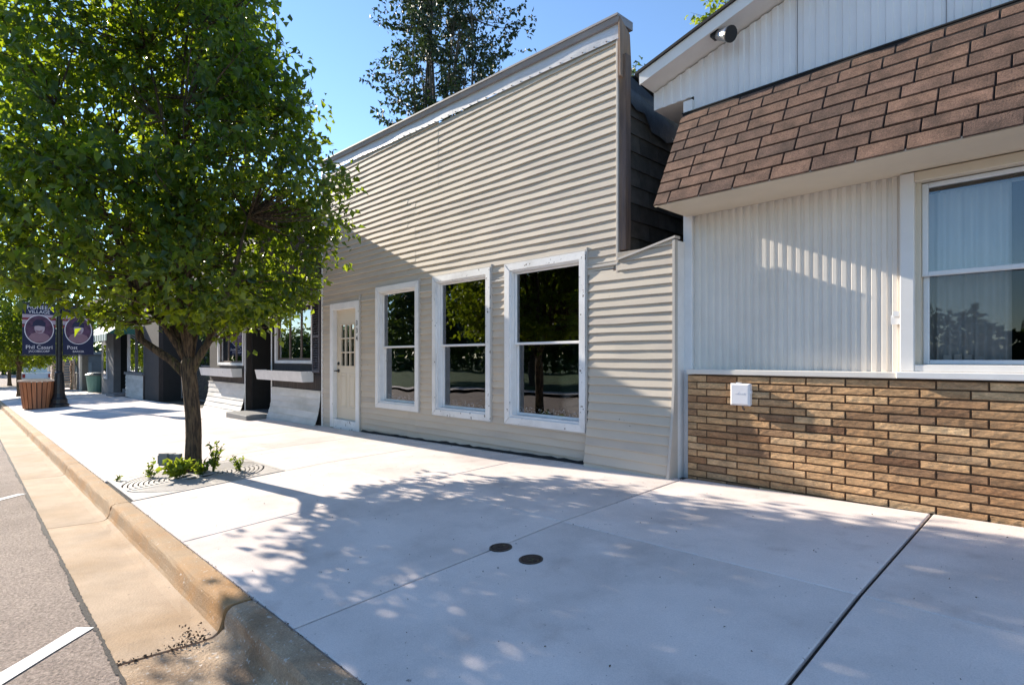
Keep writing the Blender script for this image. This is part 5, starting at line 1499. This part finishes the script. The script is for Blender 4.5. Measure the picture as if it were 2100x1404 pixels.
# =================================================================== other trees
tree('street_tree', 'second street tree beyond the lamp post at the left edge', (-41.4, 2.1, zs(-41.4,2.1)), (-41.4, 2.1, -0.5),
     [(-0.5,0.9),(0.0,2.1),(1.0,2.7),(2.2,2.7),(3.6,2.0),(4.6,1.1),(5.2,0.2)], (0,0), 1700, 0.6, 10, 0.17, K['leaf'], K['bark'], 51, nlimb=8, twigs_drawn=60)
tree('street_tree', 'third and farthest street tree at the far left', (-61.0, 2.5, zs(-61,2.5)), (-61.0, 2.5, -0.6),
     [(-0.9,0.9),(-0.4,2.2),(0.6,2.8),(1.4,2.6),(2.2,2.0),(2.9,1.1),(3.3,0.2)], (0,0), 600, 0.7, 8, 0.2, K['leaf'], K['bark'], 52, nlimb=8, twigs_drawn=40)
tree('tall_tree', 'tall airy dark green tree rising behind the beige building', (-18.2, 14.0, zf(-18)), (-18.2, 14.0, 5.0),
     [(6.5,1.2),(8,1.8),(10,2.25),(12,2.45),(14.5,2.35),(17,1.9),(19,1.1),(20,0.3)], (0,0), 2000, 0.9, 14, 0.18, K['leaf_dark'], K['bark2'], 61, trunk_r=(0.32,0.24), nlimb=15, shell=0.62, twigs_drawn=500, lobes=0.55, up=0.7, fork_r=0.5, gaps=0.92)
tree('lime_tree', 'yellow green tree showing over the ribbed building roof', (-5.35, 12.4, zf(-5)), (-5.35, 12.4, 3.5),
     [(4.0,0.7),(5.5,1.1),(7.0,1.15),(8.2,0.9),(9.0,0.3)], (0,0), 260, 0.7, 12, 0.13, K['leaf_lime'], K['bark2'], 62, trunk_r=(0.14,0.1), nlimb=8, twigs_drawn=160, up=0.9, lobes=0.4)
tree('sapling', 'small dark leafy sapling top between the two roofs', (-5.55, 8.4, zf(-5)), (-5.55, 8.4, 2.0),
     [(3.2,0.4),(4.2,0.5),(4.8,0.4),(5.2,0.15)], (0,0), 60, 0.35, 8, 0.09, K['leaf_bg'], K['bark2'], 63, trunk_r=(0.05,0.03), nlimb=4, twigs_drawn=40, up=0.9)
tree('back_tree', 'green tree behind the dark shopfront, beside the beige front', (-25.5, 12.0, zf(-25)), (-25.5, 12.0, 2.5),
     [(3.0,1.5),(4.5,2.6),(6.0,2.7),(7.2,1.9),(8.0,0.7)], (0,0), 520, 0.8, 10, 0.2, K['leaf_bg'], K['bark2'], 64, trunk_r=(0.2,0.15), nlimb=8, twigs_drawn=60)
tree('shrub_tree', 'dark shrubby tree filling the gap behind the wire gate', (-21.6, 8.2, zf(-21)), (-21.6, 8.2, -1.0),
     [(-1.4,1.4),(-0.6,2.2),(0.8,2.4),(2.2,2.0),(3.2,1.0)], (0,0), 600, 0.5, 10, 0.15, K['leaf_bg'], K['bark2'], 65, trunk_r=(0.12,0.09), nlimb=7, twigs_drawn=40)
# across the street, seen in the window panes
for k, (x, y, h, rr2, lab) in enumerate(((-17.5,-14.5,12,4.6,'dark tree across the street mirrored in the right tall window'),(-25.0,-15.5,13,4.6,'dark tree across the street mirrored in the middle tall window'),(-35.8,-15.5,12,3.9,'dark tree across the street mirrored in the left tall window'))):
    zb_ = zf(x)
    tree('roadside_tree', lab, (x, y, zb_-0.1), (x, y, zb_+2.2), [(zb_+1.9,rr2*0.5),(zb_+3,rr2*0.9),(zb_+h*0.45,rr2),(zb_+h*0.7,rr2*0.85),(zb_+h*0.9,rr2*0.5),(zb_+h,rr2*0.1)], (0,0), 900, 1.1, 10, 0.40, K['leaf_bg'], K['bark2'], 80+k, trunk_r=(0.26,0.2), nlimb=8, twigs_drawn=20, group='trees across the street mirrored in the windows')

g = np.random.default_rng(99); n = 30000
X_ = g.uniform(-130, 30, n); top = 3.4 + 0.9*np.sin(X_*0.31) + 0.7*np.sin(X_*0.83+1) + 0.5*np.sin(X_*2.1) + 0.3*np.sin(X_*5.3) + np.where(X_ < -12, 1.5, 0.0)
P = np.stack([X_, -36 - g.random(n)*5, -1.6 + (top+1.6)*g.random(n)], axis=1)
Dr = g.normal(size=(n,3)); Dr /= np.linalg.norm(Dr,axis=1)[:,None]
o = leaf_cloud('far_wood', P, Dr, 0.55, K['leaf_bg'], None, 98, droop=0.1, aspect=0.9)
tag(o, 'dark far off mass of trees across the street', 'wood')

g = np.random.default_rng(97); n = 7000
Y_ = g.uniform(-25, 30, n); top = 4.5 + 1.6*np.sin(Y_*0.5) + 1.1*np.sin(Y_*1.3+1)
P = np.stack([-100 - g.random(n)*6, Y_, -2.0 + (top+2.0)*g.random(n)], axis=1)
Dr = g.normal(size=(n,3)); Dr /= np.linalg.norm(Dr,axis=1)[:,None]
o = leaf_cloud('far_wood', P, Dr, 0.8, K['leaf_bg'], None, 96, droop=0.1, aspect=0.9)
tag(o, 'green mass of trees closing the far end of the street', 'wood')
# flaked paint and dust along the foot of the three tall windows
g = np.random.default_rng(5)
for k, o_ in enumerate(OPEN[1:]):
    n = 130
    zz = o_[2]+0.165+np.abs(g.normal(size=n))*0.035
    P = np.stack([g.uniform(o_[0]+0.16, o_[1]-0.16, n), np.full(n, YS+0.092), zz], axis=1)
    Dr = g.normal(size=(n,3)); Dr[:,1] *= 0.05; Dr /= np.linalg.norm(Dr,axis=1)[:,None]
    f = leaf_cloud('paint_flakes', P, Dr, 0.013, K['white'], bB, 60+k, droop=0.0)
